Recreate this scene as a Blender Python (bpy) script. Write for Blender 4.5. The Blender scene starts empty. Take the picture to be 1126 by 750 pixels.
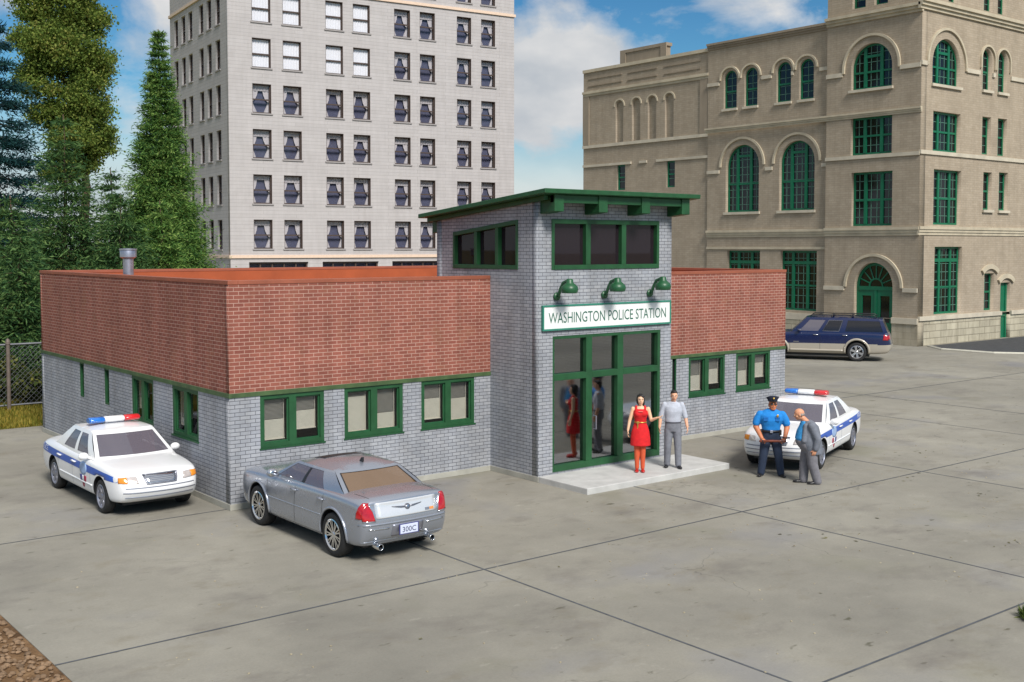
import bpy, bmesh, math, random
import numpy as np
from mathutils import Vector, Matrix
from mathutils.bvhtree import BVHTree

random.seed(7)
rng = np.random.default_rng(11)
PI = math.pi
scene = bpy.context.scene
COL = scene.collection

# ------------------------------------------------------------------ materials
def lin(c):
    return tuple((x / 12.92 if x <= 0.04045 else ((x + 0.055) / 1.055) ** 2.4) for x in c)
def S(r, g, b):
    return lin((r / 255, g / 255, b / 255))
def new_mat(name):
    m = bpy.data.materials.new(name); m.use_nodes = True
    nt = m.node_tree
    return m, nt, nt.nodes['Principled BSDF']
def N(nt, t, **kw):
    n = nt.nodes.new(t)
    for k, v in kw.items(): setattr(n, k, v)
    return n
def ramp(nt, fac, stops):
    r = N(nt, 'ShaderNodeValToRGB')
    el = r.color_ramp.elements
    while len(el) < len(stops): el.new(0.5)
    for e, (p, c) in zip(el, stops):
        e.position = p; e.color = (*c[:3], 1) if len(c) == 3 else c
    if fac is not None: nt.links.new(fac, r.inputs[0])
    return r
def mixc(nt, fac, a, b, blend='MIX'):
    m = N(nt, 'ShaderNodeMix', data_type='RGBA', blend_type=blend)
    for sock, v in ((m.inputs[0], fac), (m.inputs[6], a), (m.inputs[7], b)):
        if isinstance(v, (int, float)): sock.default_value = v
        elif isinstance(v, (tuple, list)): sock.default_value = (*v[:3], 1)
        else: nt.links.new(v, sock)
    return m.outputs[2]
def noise(nt, scale, detail=4, vec=None, rough=0.55):
    n = N(nt, 'ShaderNodeTexNoise'); n.inputs['Scale'].default_value = scale
    n.inputs['Detail'].default_value = detail; n.inputs['Roughness'].default_value = rough
    if vec is not None: nt.links.new(vec, n.inputs['Vector'])
    return n
def plain(name, col, rough=0.5, metal=0.0, var=0.12, vscale=6.0, bump=0.0, bscale=60, spec=0.5, coat=0.0):
    m, nt, b = new_mat(name)
    tc = N(nt, 'ShaderNodeTexCoord')
    if var:
        n = noise(nt, vscale, 5, tc.outputs['Object'])
        dark = tuple(c * (1 - var) for c in col); lite = tuple(min(1, c * (1 + var)) for c in col)
        r = ramp(nt, n.outputs['Fac'], [(0.3, dark), (0.7, lite)])
        nt.links.new(r.outputs[0], b.inputs['Base Color'])
    else: b.inputs['Base Color'].default_value = (*col, 1)
    b.inputs['Roughness'].default_value = rough; b.inputs['Metallic'].default_value = metal
    b.inputs['Specular IOR Level'].default_value = spec
    if coat: b.inputs['Coat Weight'].default_value = coat; b.inputs['Coat Roughness'].default_value = 0.06
    if bump:
        n2 = noise(nt, bscale, 6, tc.outputs['Object'])
        bp = N(nt, 'ShaderNodeBump'); bp.inputs['Strength'].default_value = bump; bp.inputs['Distance'].default_value = 0.02
        nt.links.new(n2.outputs['Fac'], bp.inputs['Height']); nt.links.new(bp.outputs[0], b.inputs['Normal'])
    return m
def brick(name, c1, c2, mortar, bw=0.215, rh=0.0757, ms=0.006, smooth=0.15, stain=None, bump=0.35, offset=0.5, dirt=1.0):
    m, nt, b = new_mat(name)
    uv = N(nt, 'ShaderNodeUVMap')
    t = N(nt, 'ShaderNodeTexBrick'); t.offset = offset
    t.inputs['Color1'].default_value = (*c1, 1); t.inputs['Color2'].default_value = (*c2, 1); t.inputs['Mortar'].default_value = (*mortar, 1)
    t.inputs['Scale'].default_value = 1; t.inputs['Brick Width'].default_value = bw; t.inputs['Row Height'].default_value = rh
    t.inputs['Mortar Size'].default_value = ms; t.inputs['Mortar Smooth'].default_value = smooth; t.inputs['Bias'].default_value = 0
    nt.links.new(uv.outputs[0], t.inputs['Vector'])
    tc = N(nt, 'ShaderNodeTexCoord')
    n = noise(nt, 0.9, 6, tc.outputs['Object'], 0.6)
    r = ramp(nt, n.outputs['Fac'], [(0.3, (1 - .2 * dirt,) * 3), (0.7, (1 + .1 * dirt,) * 3)])
    c = mixc(nt, 1.0, t.outputs['Color'], r.outputs[0], 'MULTIPLY')
    mps = N(nt, 'ShaderNodeMapping'); mps.inputs['Scale'].default_value = (2.2, 2.2, .22); nt.links.new(tc.outputs['Object'], mps.inputs[0])
    ns = noise(nt, 1.6, 6, mps.outputs[0], .65); rs = ramp(nt, ns.outputs['Fac'], [(.32, tuple(1 - dirt * q for q in (.16, .17, .19))), (.6, (1 + .06 * dirt,) * 3)])   # rain streaks
    c = mixc(nt, 1.0, c, rs.outputs[0], 'MULTIPLY')
    if stain:
        n2 = noise(nt, 1.7, 4, tc.outputs['Object'], 0.7)
        r2 = ramp(nt, n2.outputs['Fac'], [(0.52, (0, 0, 0)), (0.72, (1, 1, 1))])
        mm = N(nt, 'ShaderNodeMath', operation='MULTIPLY'); mm.inputs[1].default_value = stain[1]
        nt.links.new(r2.outputs[0], mm.inputs[0])
        c = mixc(nt, mm.outputs[0], c, stain[0])
    nt.links.new(c, b.inputs['Base Color'])
    b.inputs['Roughness'].default_value = 0.85; b.inputs['Specular IOR Level'].default_value = 0.25
    if bump:
        bp = N(nt, 'ShaderNodeBump'); bp.inputs['Strength'].default_value = bump; bp.inputs['Distance'].default_value = 0.008; bp.invert = True
        nt.links.new(t.outputs['Fac'], bp.inputs['Height']); nt.links.new(bp.outputs[0], b.inputs['Normal'])
    return m
def glass(name, tint, refl=0.1, rough=0.02, diffuse=None, opaque=0.0):
    """thin pane: lets light through, mirrors part of it, may be tinted"""
    m = bpy.data.materials.new(name); m.use_nodes = True; nt = m.node_tree; nt.nodes.clear()
    out = N(nt, 'ShaderNodeOutputMaterial')
    tr = N(nt, 'ShaderNodeBsdfTransparent'); tr.inputs[0].default_value = (*tint, 1)
    gl = N(nt, 'ShaderNodeBsdfGlossy'); gl.inputs['Roughness'].default_value = rough; gl.inputs[0].default_value = (0.9, 0.92, 0.95, 1)
    body = tr.outputs[0]
    if diffuse:
        df = N(nt, 'ShaderNodeBsdfDiffuse'); df.inputs[0].default_value = (*diffuse, 1)
        mx = N(nt, 'ShaderNodeMixShader'); mx.inputs[0].default_value = opaque
        nt.links.new(tr.outputs[0], mx.inputs[1]); nt.links.new(df.outputs[0], mx.inputs[2]); body = mx.outputs[0]
    fr = N(nt, 'ShaderNodeFresnel'); fr.inputs[0].default_value = 1.5
    ad = N(nt, 'ShaderNodeMath', operation='ADD'); ad.inputs[1].default_value = refl; ad.use_clamp = True
    fs_ = N(nt, 'ShaderNodeMath', operation='MULTIPLY'); fs_.inputs[1].default_value = .6; nt.links.new(fr.outputs[0], fs_.inputs[0]); nt.links.new(fs_.outputs[0], ad.inputs[0])
    ge = N(nt, 'ShaderNodeNewGeometry'); fm = N(nt, 'ShaderNodeMath', operation='SUBTRACT'); fm.inputs[0].default_value = 1; nt.links.new(ge.outputs['Backfacing'], fm.inputs[1])
    fx = N(nt, 'ShaderNodeMath', operation='MULTIPLY'); nt.links.new(fm.outputs[0], fx.inputs[0]); nt.links.new(ad.outputs[0], fx.inputs[1]); ad = fx   # mirror only on the outer face
    mx2 = N(nt, 'ShaderNodeMixShader')
    nt.links.new(ad.outputs[0], mx2.inputs[0]); nt.links.new(body, mx2.inputs[1]); nt.links.new(gl.outputs[0], mx2.inputs[2])
    nt.links.new(mx2.outputs[0], out.inputs[0])
    return m
def leafmat(name, stops, trans=0.25, rough=0.7):
    m, nt, b = new_mat(name)
    g = N(nt, 'ShaderNodeNewGeometry'); tc = N(nt, 'ShaderNodeTexCoord')
    n = noise(nt, 0.9, 3, tc.outputs['Object'])
    ad = N(nt, 'ShaderNodeMath', operation='ADD')
    m1 = N(nt, 'ShaderNodeMath', operation='MULTIPLY'); m1.inputs[1].default_value = 0.55
    m2 = N(nt, 'ShaderNodeMath', operation='MULTIPLY'); m2.inputs[1].default_value = 0.55
    nt.links.new(g.outputs['Random Per Island'], m1.inputs[0]); nt.links.new(n.outputs['Fac'], m2.inputs[0])
    nt.links.new(m1.outputs[0], ad.inputs[0]); nt.links.new(m2.outputs[0], ad.inputs[1])
    r = ramp(nt, ad.outputs[0], stops)
    nt.links.new(r.outputs[0], b.inputs['Base Color'])
    b.inputs['Roughness'].default_value = rough; b.inputs['Specular IOR Level'].default_value = 0.2
    tl = N(nt, 'ShaderNodeBsdfTranslucent'); nt.links.new(r.outputs[0], tl.inputs[0])
    mx = N(nt, 'ShaderNodeMixShader'); mx.inputs[0].default_value = trans
    out = nt.nodes['Material Output']
    nt.links.new(b.outputs[0], mx.inputs[1]); nt.links.new(tl.outputs[0], mx.inputs[2]); nt.links.new(mx.outputs[0], out.inputs[0])
    return m

# ------------------------------------------------------------------ objects
def tag(o, label=None, cat=None, group=None, kind=None):
    if label: o['label'] = label
    if cat: o['category'] = cat
    if group: o['group'] = group
    if kind: o['kind'] = kind
    return o
def thing(name, label, cat, loc=(0, 0, 0), rotz=0, group=None):
    o = bpy.data.objects.new(name, None); COL.objects.link(o)
    o.empty_display_size = 0.3
    o.location = loc; o.rotation_euler = (0, 0, rotz)
    return tag(o, label, cat, group)
def link(name, me, mats, parent=None, smooth=False):
    if not isinstance(mats, (list, tuple)): mats = [mats]
    idx = [p.material_index for p in me.polygons]
    if me.materials: me.materials.clear()
    for m in mats: me.materials.append(m)
    if len(mats) > 1: me.polygons.foreach_set('material_index', idx)
    if smooth:
        for p in me.polygons: p.use_smooth = True
    o = bpy.data.objects.new(name, me); COL.objects.link(o)
    if parent: o.parent = parent
    return o
def dup(root, loc=None, rotz=None):
    r = root.copy(); COL.objects.link(r)
    if loc is not None: r.location = loc
    if rotz is not None: r.rotation_euler = (0, 0, rotz)
    for ch in list(root.children):
        c = ch.copy(); COL.objects.link(c); c.parent = r
        for g in list(ch.children):
            d = g.copy(); COL.objects.link(d); d.parent = c
    return r

class MB:
    def __init__(s, fn=None): s.v = []; s.f = []; s.m = []; s.fn = fn
    def add(s, vs, fs, m=0):
        k = len(s.v); s.v += [tuple(v) for v in vs]
        s.f += [tuple(i + k for i in f) for f in fs]; s.m += [m] * len(fs); return s
    def box(s, a0, a1, b0, b1, c0, c1, m=0):
        vs = [(a, b, c) for a in (a0, a1) for b in (b0, b1) for c in (c0, c1)]
        return s.add(vs, [(0, 1, 3, 2), (4, 6, 7, 5), (0, 4, 5, 1), (2, 3, 7, 6), (0, 2, 6, 4), (1, 5, 7, 3)], m)
    def prism(s, poly, c0, c1, m=0, sw=None):
        """poly in (a,b), extruded along c; sw permutes (a,b,c)"""
        n = len(poly); sw = sw or (lambda a, b, c: (a, b, c))
        vs = [sw(a, b, c0) for a, b in poly] + [sw(a, b, c1) for a, b in poly]
        fs = [tuple(range(n))[::-1], tuple(range(n, 2 * n))] + [(i, (i + 1) % n, n + (i + 1) % n, n + i) for i in range(n)]
        return s.add(vs, fs, m)
    def tube(s, pts, r, n=8, m=0, closed=False):
        pts = [Vector(p) for p in pts]; k = len(pts)
        rs = r if isinstance(r, (list, tuple)) else [r] * k
        vs = []; prev = None
        for i, p in enumerate(pts):
            a = pts[(i - 1) % k] if (i > 0 or closed) else p
            b = pts[(i + 1) % k] if (i < k - 1 or closed) else p
            t = (b - a).normalized()
            if prev is None:
                u = t.orthogonal().normalized()
            else:
                u = prev - t * prev.dot(t)
                u = u.normalized() if u.length > 1e-6 else t.orthogonal().normalized()
            prev = u; w = t.cross(u)
            for j in range(n):
                an = 2 * PI * j / n
                vs.append(p + (u * math.cos(an) + w * math.sin(an)) * rs[i])
        fs = []
        for i in range(k if closed else k - 1):
            i2 = (i + 1) % k
            for j in range(n):
                fs.append((i * n + j, i * n + (j + 1) % n, i2 * n + (j + 1) % n, i2 * n + j))
        if not closed:
            fs.append(tuple(range(n))[::-1]); fs.append(tuple((k - 1) * n + j for j in range(n)))
        return s.add(vs, fs, m)
    def lathe(s, prof, n=24, o=(0, 0, 0), ax='z', m=0, closed=False, cap0=True):
        """prof [(r,h)] about axis through o"""
        vs = []
        for r, h in prof:
            for j in range(n):
                a = 2 * PI * j / n; x, y = r * math.cos(a), r * math.sin(a)
                p = {'z': (x, y, h), 'y': (x, h, y), 'x': (h, x, y)}[ax]
                vs.append((p[0] + o[0], p[1] + o[1], p[2] + o[2]))
        fs = []; k = len(prof)
        for i in range(k if closed else k - 1):
            i2 = (i + 1) % k
            for j in range(n): fs.append((i * n + j, i * n + (j + 1) % n, i2 * n + (j + 1) % n, i2 * n + j))
        if not closed:
            if cap0: fs.append(tuple(range(n)))
            fs.append(tuple((k - 1) * n + j for j in range(n)))
        return s.add(vs, fs, m)
    def ell(s, c, r, n=16, k=10, m=0, rot=None):
        vs = []; fs = []
        for i in range(k + 1):
            th = PI * i / k
            for j in range(n):
                ph = 2 * PI * j / n
                p = Vector((r[0] * math.sin(th) * math.cos(ph), r[1] * math.sin(th) * math.sin(ph), r[2] * math.cos(th)))
                if rot is not None: p = rot @ p
                vs.append((c[0] + p.x, c[1] + p.y, c[2] + p.z))
        for i in range(k):
            for j in range(n): fs.append((i * n + j, (i + 1) * n + j, (i + 1) * n + (j + 1) % n, i * n + (j + 1) % n))
        return s.add(vs, fs, m)
    def arch(s, cu, cv, r0, r1, c0, c1, a0=0, a1=PI, n=20, m=0, sy=1.0):
        vs = []
        for i in range(n + 1):
            a = a0 + (a1 - a0) * i / n
            for r in (r0, r1):
                for c in (c0, c1): vs.append((cu + r * math.cos(a), cv + sy * r * math.sin(a), c))
        fs = []
        for i in range(n):
            k = 4 * i
            fs += [(k, k + 4, k + 5, k + 1), (k + 2, k + 3, k + 7, k + 6), (k, k + 2, k + 6, k + 4), (k + 1, k + 5, k + 7, k + 3)]
        fs += [(0, 1, 3, 2), (4 * n, 4 * n + 2, 4 * n + 3, 4 * n + 1)]
        return s.add(vs, fs, m)
    def mesh(s, name='m', uv=None, weld=True):
        me = bpy.data.meshes.new(name)
        vs = [s.fn(*v) for v in s.v] if s.fn else s.v
        me.from_pydata(vs, [], s.f); me.polygons.foreach_set('material_index', s.m)
        bm = bmesh.new(); bm.from_mesh(me)
        if weld: bmesh.ops.remove_doubles(bm, verts=bm.verts, dist=1e-5)
        bmesh.ops.recalc_face_normals(bm, faces=bm.faces)
        bm.to_mesh(me); bm.free(); me.update()
        return me
    def build(s, name, mats, parent=None, smooth=False, bevel=0, flat_angle=None):
        me = s.mesh(name)
        o = link(name, me, mats, parent, smooth)
        if bevel:
            md = o.modifiers.new('bevel', 'BEVEL'); md.width = bevel; md.segments = 2; md.limit_method = 'ANGLE'
        return o
def smooth_by_angle(me, ang=35):
    me.polygons.foreach_set('use_smooth', [True] * len(me.polygons))
    bm = bmesh.new(); bm.from_mesh(me); lim = math.radians(ang)
    for e in bm.edges:
        if len(e.link_faces) == 2 and e.calc_face_angle(0) > lim: e.smooth = False
    bm.to_mesh(me); bm.free()
def eval_mesh(o):
    dg = bpy.context.evaluated_depsgraph_get(); dg.update()
    return bpy.data.meshes.new_from_object(o.evaluated_get(dg))
def drop(o):
    d = o.data; bpy.data.objects.remove(o)
    if d and d.users == 0:
        if isinstance(d, bpy.types.Mesh): bpy.data.meshes.remove(d)
        else: bpy.data.curves.remove(d)

def wall(name, fn, outline, holes, thick, mats, parent, n0=0.0):
    """flat wall with openings. outline/holes in (u,v); outer face at n=n0; fn(u,v,n)->xyz"""
    cu = bpy.data.curves.new('w', 'CURVE'); cu.dimensions = '2D'; cu.fill_mode = 'BOTH'; cu.extrude = thick / 2
    for poly in [outline] + list(holes):
        sp = cu.splines.new('POLY'); sp.points.add(len(poly) - 1); sp.use_cyclic_u = True
        for p, (u, v) in zip(sp.points, poly): p.co = (u, v, 0, 1)
    o = bpy.data.objects.new('w', cu); COL.objects.link(o)
    me = eval_mesh(o); drop(o)
    me.name = name
    loc = [v.co.copy() for v in me.vertices]
    uvl = me.uv_layers.new(name='UVMap') if not me.uv_layers else me.uv_layers[0]
    for pl in me.polygons:
        nrm = pl.normal
        for li in pl.loop_indices:
            c = loc[me.loops[li].vertex_index]
            if abs(nrm.z) > 0.5: uvl.data[li].uv = (c.x, c.y)
            elif abs(nrm.x) > abs(nrm.y): uvl.data[li].uv = (c.z + c.x, c.y)
            else: uvl.data[li].uv = (c.x, c.y + c.z)
    for v in me.vertices:
        c = loc[v.index]; v.co = fn(c.x, c.y, n0 - thick / 2 + c.z)
    bm = bmesh.new(); bm.from_mesh(me); bmesh.ops.remove_doubles(bm, verts=bm.verts, dist=1e-5)
    bmesh.ops.recalc_face_normals(bm, faces=bm.faces); bm.to_mesh(me); bm.free()
    return link(name, me, mats, parent)
def rect(u0, u1, v0, v1): return [(u0, v0), (u1, v0), (u1, v1), (u0, v1)]
def archpoly(u0, u1, v0, vs, n=18, rise=None):
    """rectangle with an arched head springing at vs"""
    c = (u0 + u1) / 2; r = (u1 - u0) / 2; h = rise or r
    return [(u0, v0), (u1, v0)] + [(c + r * math.cos(PI * i / n), vs + h * math.sin(PI * i / n)) for i in range(n + 1)]
def text_mesh(txt, width, height, spacing=1.0):
    """mesh of a text scaled to width x height with its lower left corner at 0,0"""
    cu = bpy.data.curves.new('t', 'FONT'); cu.body = txt; cu.size = 1; cu.space_character = spacing; cu.fill_mode = 'FRONT'; cu.resolution_u = 3
    o = bpy.data.objects.new('t', cu); COL.objects.link(o)
    me = eval_mesh(o); drop(o)
    xs = [v.co.x for v in me.vertices]; ys = [v.co.y for v in me.vertices]
    x0, x1, y0, y1 = min(xs), max(xs), min(ys), max(ys)
    for v in me.vertices: v.co = ((v.co.x - x0) / (x1 - x0) * width, (v.co.y - y0) / (y1 - y0) * height, 0)
    return me

# ------------------------------------------------------------------ shared materials
GRAYBRICK = brick('grey_brick', S(166, 168, 173), S(152, 155, 162), S(88, 89, 96), ms=0.006, stain=(S(128, 126, 128), 0.35))
REDBRICK = brick('red_brick', S(148, 90, 76), S(131, 77, 66), S(186, 150, 136), ms=0.0065, stain=(S(142, 100, 76), 0.4))
COPING = plain('red_brown_coping', S(146, 82, 60), 0.6, var=0.15, vscale=2)
RUST = plain('rust_inner_parapet', S(158, 80, 44), 0.6, var=0.12, vscale=1.5)
GREEN = plain('green_paint', S(30, 78, 44), 0.5, var=0.2, vscale=4, bump=.12, bscale=20)
GREEND = plain('dark_green_paint', S(34, 84, 52), 0.4, var=0.12, vscale=8)
BANDG = plain('weathered_green_band', S(66, 88, 52), 0.6, var=0.3, vscale=3)
CONC = plain('foundation_concrete', S(164, 162, 152), 0.9, var=0.14, vscale=2.5, bump=0.2)
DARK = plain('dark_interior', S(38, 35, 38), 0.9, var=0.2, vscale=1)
BLIND = plain('cream_blind', S(240, 226, 208), 0.7, var=0.05)
BLINDG = plain('grey_blind', S(186, 176, 166), 0.8, var=0.08)
WINGLASS = glass('window_glass', (0.82, 0.84, 0.84), 0.03)
DARKGLASS = glass('dark_tower_glass', (0.3, 0.28, 0.3), 0.0, diffuse=S(52, 44, 50), opaque=0.55)
SHOPGLASS = glass('storefront_glass', (0.45, 0.44, 0.44), 0.26, rough=0.06)
BLACK = plain('black_rubber', (0.012, 0.012, 0.013), 0.7, var=0.2, vscale=20)
CHROME = plain('chrome', (0.72, 0.73, 0.75), 0.14, 1.0, var=0.05)
STEEL = plain('galvanised_steel', S(176, 178, 190), 0.35, 0.8, var=0.15, vscale=6)
SKYV, CLV, EXPO = 1.0, 7.0, 0.40; CLOUD_OFF = (0.0, 0.0, 0.0)
# ------------------------------------------------------------------ police station
W1, W2, WE, DP, TF, TB = 6.33, 10.45, 16.96, 12.02, -1.69, 2.1
ZB, ZT = 2.22, 4.45
station = thing('police_station', 'low police station of red brick over grey brick with a tall grey entrance tower', 'police station')
front = lambda u, v, n: (u, -n, v)
left = lambda u, v, n: (-n, u, v)
right = lambda u, v, n: (WE + n, u, v)
back = lambda u, v, n: (u, DP + n, v)
tfront = lambda u, v, n: (u, TF - n, v)
tleft = lambda u, v, n: (W1 - n, u, v)
tright = lambda u, v, n: (W2 + n, u, v)
tback = lambda u, v, n: (u, TB + n, v)
front_windows = [(0.64, 2.06), (2.53, 3.97), (4.44, 5.88), (12.93, 14.38), (14.83, 16.3)]
side_windows = [(3.89, 5.2), (1.47, 2.83)]
slits = [(8.5, 8.84), (6.68, 7.02)]
TH = 0.2
wall('wall', front, rect(0, W1, 0.12, ZB - .012), [rect(a, b, 1.14, ZB - .03) for a, b in front_windows[:3]], TH, GRAYBRICK, station)
wall('wall', front, rect(W2, WE, 0.12, ZB - .012), [rect(a, b, 1.14, ZB - .03) for a, b in front_windows[3:]] + [rect(12.3, 12.47, .7, ZB - .03)], TH, GRAYBRICK, station)
wall('wall', left, rect(TH, DP - TH, 0.12, ZB - .012), [rect(a, b, 1.14, ZB - .03) for a, b in side_windows] + [rect(a, b, 1.31, ZB - .03) for a, b in slits], TH, GRAYBRICK, station)
wall('wall', right, rect(TH, DP - TH, 0.12, ZB - .012), [], TH, GRAYBRICK, station)
wall('wall', back, rect(0, WE, 0.12, ZB - .012), [], TH, GRAYBRICK, station)
ZC = 4.37
wall('parapet_wall', front, rect(0, W1, ZB + .05, ZC), [], .14, REDBRICK, station)
wall('parapet_wall', front, rect(W2, WE, ZB + .05, ZC), [], .14, REDBRICK, station)
wall('parapet_wall', left, rect(.14, DP - .14, ZB + .05, ZC), [], .14, REDBRICK, station)
wall('parapet_wall', right, rect(.14, DP - .14, ZB + .05, ZC), [], .14, REDBRICK, station)
wall('parapet_wall', back, rect(0, WE, ZB + .05, ZC), [], .14, REDBRICK, station)
m = MB()   # inner lining of the parapet
m.box(.143, .19, .143, DP - .143, 3.9, ZC - .004).box(WE - .19, WE - .143, .143, DP - .143, 3.9, ZC - .004)
m.box(.193, WE - .193, DP - .19, DP - .143, 3.9, ZC - .004).box(.193, W1 - .003, .143, .19, 3.9, ZC - .004).box(W2 + .003, WE - .193, .143, .19, 3.9, ZC - .004)
m.build('parapet_lining', RUST, station)
m = MB()
m.box(-.012, .2, -.012, DP + .012, ZC, ZT).box(WE - .2, WE + .012, -.012, DP + .012, ZC, ZT)
m.box(.203, W1 - .004, -.012, .2, ZC, ZT).box(W2 + .004, WE - .203, -.012, .2, ZC, ZT).box(.203, WE - .203, DP - .2, DP + .012, ZC, ZT)
m.build('coping', COPING, station, bevel=.008)
MB().box(.15, WE - .15, .15, DP - .15, 3.8, 3.899).build('roof', RUST, station)
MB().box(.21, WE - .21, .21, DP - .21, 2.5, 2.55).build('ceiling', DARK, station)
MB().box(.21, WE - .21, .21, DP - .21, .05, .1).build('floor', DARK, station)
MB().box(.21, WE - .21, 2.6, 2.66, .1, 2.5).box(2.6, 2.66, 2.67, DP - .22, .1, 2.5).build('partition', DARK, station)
m = MB()
m.box(-.022, .05, -.022, DP + .02, ZB - .035, ZB + .05).box(.053, W1 - .004, -.022, .05, ZB - .035, ZB + .05).build('green_band', BANDG, station)
m = MB(); m.box(W2 + .004, WE + .02, -.022, .05, ZB - .035, ZB + .05).box(WE - .05, WE + .02, .053, DP + .02, ZB - .035, ZB + .05)
m.build('green_band', BANDG, station)
m = MB()
m.box(-.012, WE + .012, -.012, DP + .012, 0, .119)
m.box(W1 - .012, W2 + .012, TF - .012, -.013, 0, .119)
m.build('foundation', CONC, station, bevel=.006)

def station_window(fn, u0, u1, blinds, label=None, v0=1.14, v1=ZB - .03):
    f = MB(fn); d0, d1 = -.10, -.012
    fw = .085
    f.box(u0, u0 + fw, v0, v1, d0, d1).box(u1 - fw, u1, v0, v1, d0, d1)
    f.box(u0 + fw, u1 - fw, v0, v0 + fw, d0, d1 + .002).box(u0 + fw, u1 - fw, v1 - fw, v1, d0, d1)
    f.box(u0 - .02, u1 + .02, v0 - .03, v0, -.08, .022)
    c = (u0 + u1) / 2
    f.box(c - .075, c + .075, v0 + fw, v1 - fw, d0, d1 + .001)
    sash = [(u0 + fw, c - .075), (c + .075, u1 - fw)]
    for a, b in sash:    # inner sash, set back
        w = .03
        f.box(a, a + w, v0 + fw, v1 - fw, -.095, -.05, 1).box(b - w, b, v0 + fw, v1 - fw, -.095, -.05, 1)
        f.box(a + w, b - w, v0 + fw, v0 + fw + w, -.095, -.05, 1).box(a + w, b - w, v1 - fw - w, v1 - fw, -.095, -.05, 1)
    w = f.build('window', [GREEN, GREEND], station)
    p = MB(fn)
    for a, b in sash: p.box(a + .02, b - .02, v0 + fw + .02, v1 - fw - .02, -.082, -.076)
    p.build('pane', WINGLASS, w)
    for (a, b), bl in zip(sash, blinds):
        if not bl: continue
        drop_to, split = bl
        q = MB(fn); top = v1 - fw - .035; bot = v0 + fw + (1 - drop_to) * (v1 - v0 - 2 * fw)
        zs = top - split * (top - bot)
        z = top
        while z > bot:
            op = z > zs
            if op: q.box(a + .045, b - .045, z - .012, z - .002, -.16, -.14, 1)
            else: q.box(a + .045, b - .045, z - .0235, z - .001, -.152, -.147, 0)
            z -= .025
        q.box(a + .04, b - .04, top, top + .035, -.165, -.13, 0).box(a + .04, b - .04, bot - .02, bot - .002, -.165, -.135, 0)
        for s in (.12, .88):
            x = a + s * (b - a); q.box(x - .004, x + .004, bot, top, -.137, -.132, 0)
        if split > .1: q.box(a + .06, b - .06, zs, top, -.215, -.205, 1)
        q.build('blind', [BLIND, BLINDG], w)
    return w
bl = [((.93, .5), (.76, .42)), ((.97, .1), (.97, .6)), ((.88, .4), (.97, .42)), ((.93, .5), (.78, .42)), ((.93, .5), (.74, .35))]
for (a, b), s in zip(front_windows, bl): station_window(front, a, b, s)
for (a, b), s in zip(side_windows, [(None, (.75, .6)), (None, (.85, .8))]): station_window(left, a, b, s)
for a, b in slits:
    f = MB(left); f.box(a, a + .05, 1.31, ZB - .03, -.1, -.012).box(b - .05, b, 1.31, ZB - .03, -.1, -.012).box(a + .05, b - .05, 1.31, 1.36, -.1, -.012).box(a + .05, b - .05, ZB - .08, ZB - .03, -.1, -.012)
    w = f.build('window', GREEN, station)
    MB(left).box(a + .04, b - .04, 1.35, ZB - .07, -.08, -.07).build('pane', WINGLASS, w)
f = MB(front); f.box(12.3, 12.33, .7, ZB - .03, -.1, -.015).box(12.44, 12.47, .7, ZB - .03, -.1, -.015)
w = f.build('window', GREEND, station); MB(front).box(12.33, 12.44, .7, ZB - .03, -.08, -.07).build('pane', DARKGLASS, w)

# entrance tower
zr = lambda y: 6.32 - (y + 2.3) * 0.093            # top of the roof slab
wz = lambda y: zr(y) - .13
wall('tower_wall', tfront, rect(W1, W2, .12, wz(TF)), [rect(6.74, 10.1, .16, 3.15), rect(6.7, 10.02, 4.6, 5.7)], TH, GRAYBRICK, station)
wall('tower_wall', tleft, [(TF + TH, .12), (TB - TH, .12), (TB - TH, wz(TB - TH)), (TF + TH, wz(TF + TH))], [[(-1.0, 4.6), (1.43, 4.6), (1.43, 5.44), (-1.0, 5.69)]], TH, GRAYBRICK, station)
wall('tower_wall', tright, [(TF + TH, .12), (TB - TH, .12), (TB - TH, wz(TB - TH)), (TF + TH, wz(TF + TH))], [], TH, GRAYBRICK, station)
wall('tower_wall', tback, rect(W1, W2, 2.2, wz(TB) - .003), [], TH, GRAYBRICK, station)
m = MB()
m.box(W1 + .21, W2 - .21, TF + .21, 5.2, .13, .18).box(W1 + .21, W2 - .21, 5.2, 5.26, .15, 3.6).box(W1 + .21, W2 - .21, TF + .21, TB - .02, 4.2, 4.25)
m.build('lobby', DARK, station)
R0, R1, RY0, RY1 = 6.0, 10.78, -2.3, 2.42
m = MB()
m.prism([(RY0, zr(RY0) - .1), (RY1, zr(RY1) - .1), (RY1, zr(RY1)), (RY0, zr(RY0))], R0, R1, sw=lambda a, b, c: (c, a, b))
m.build('roof', GREEN, station, bevel=.012)
for x in (6.51, 7.79, 9.11, 10.42):
    for y0, y1 in ((-2.17, TF - .002), (TB + .003, 2.35)):
        m = MB()
        m.prism([(y0, zr(y0) - .46), (y1, zr(y1) - .46), (y1, zr(y1) - .103), (y0, zr(y0) - .103)], x - .13, x + .13, sw=lambda a, b, c: (c, a, b))
        m.build('roof_beam', GREEN, station, bevel=.01)
m = MB()
m.box(6.38, 10.55, -2.14, -2.02, zr(-2.1) - .27, zr(-2.1) - .105)
m.prism([(-2.02, zr(-2.02) - .2), (2.36, zr(2.36) - .2), (2.36, zr(2.36) - .104), (-2.02, zr(-2.02) - .104)], R0 + .22, W1 - .005, sw=lambda a, b, c: (c, a, b))
m.prism([(-2.02, zr(-2.02) - .2), (2.36, zr(2.36) - .2), (2.36, zr(2.36) - .104), (-2.02, zr(-2.02) - .104)], W2 + .005, R1 - .22, sw=lambda a, b, c: (c, a, b))
m.build('fascia', GREEN, station, bevel=.008)

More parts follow.
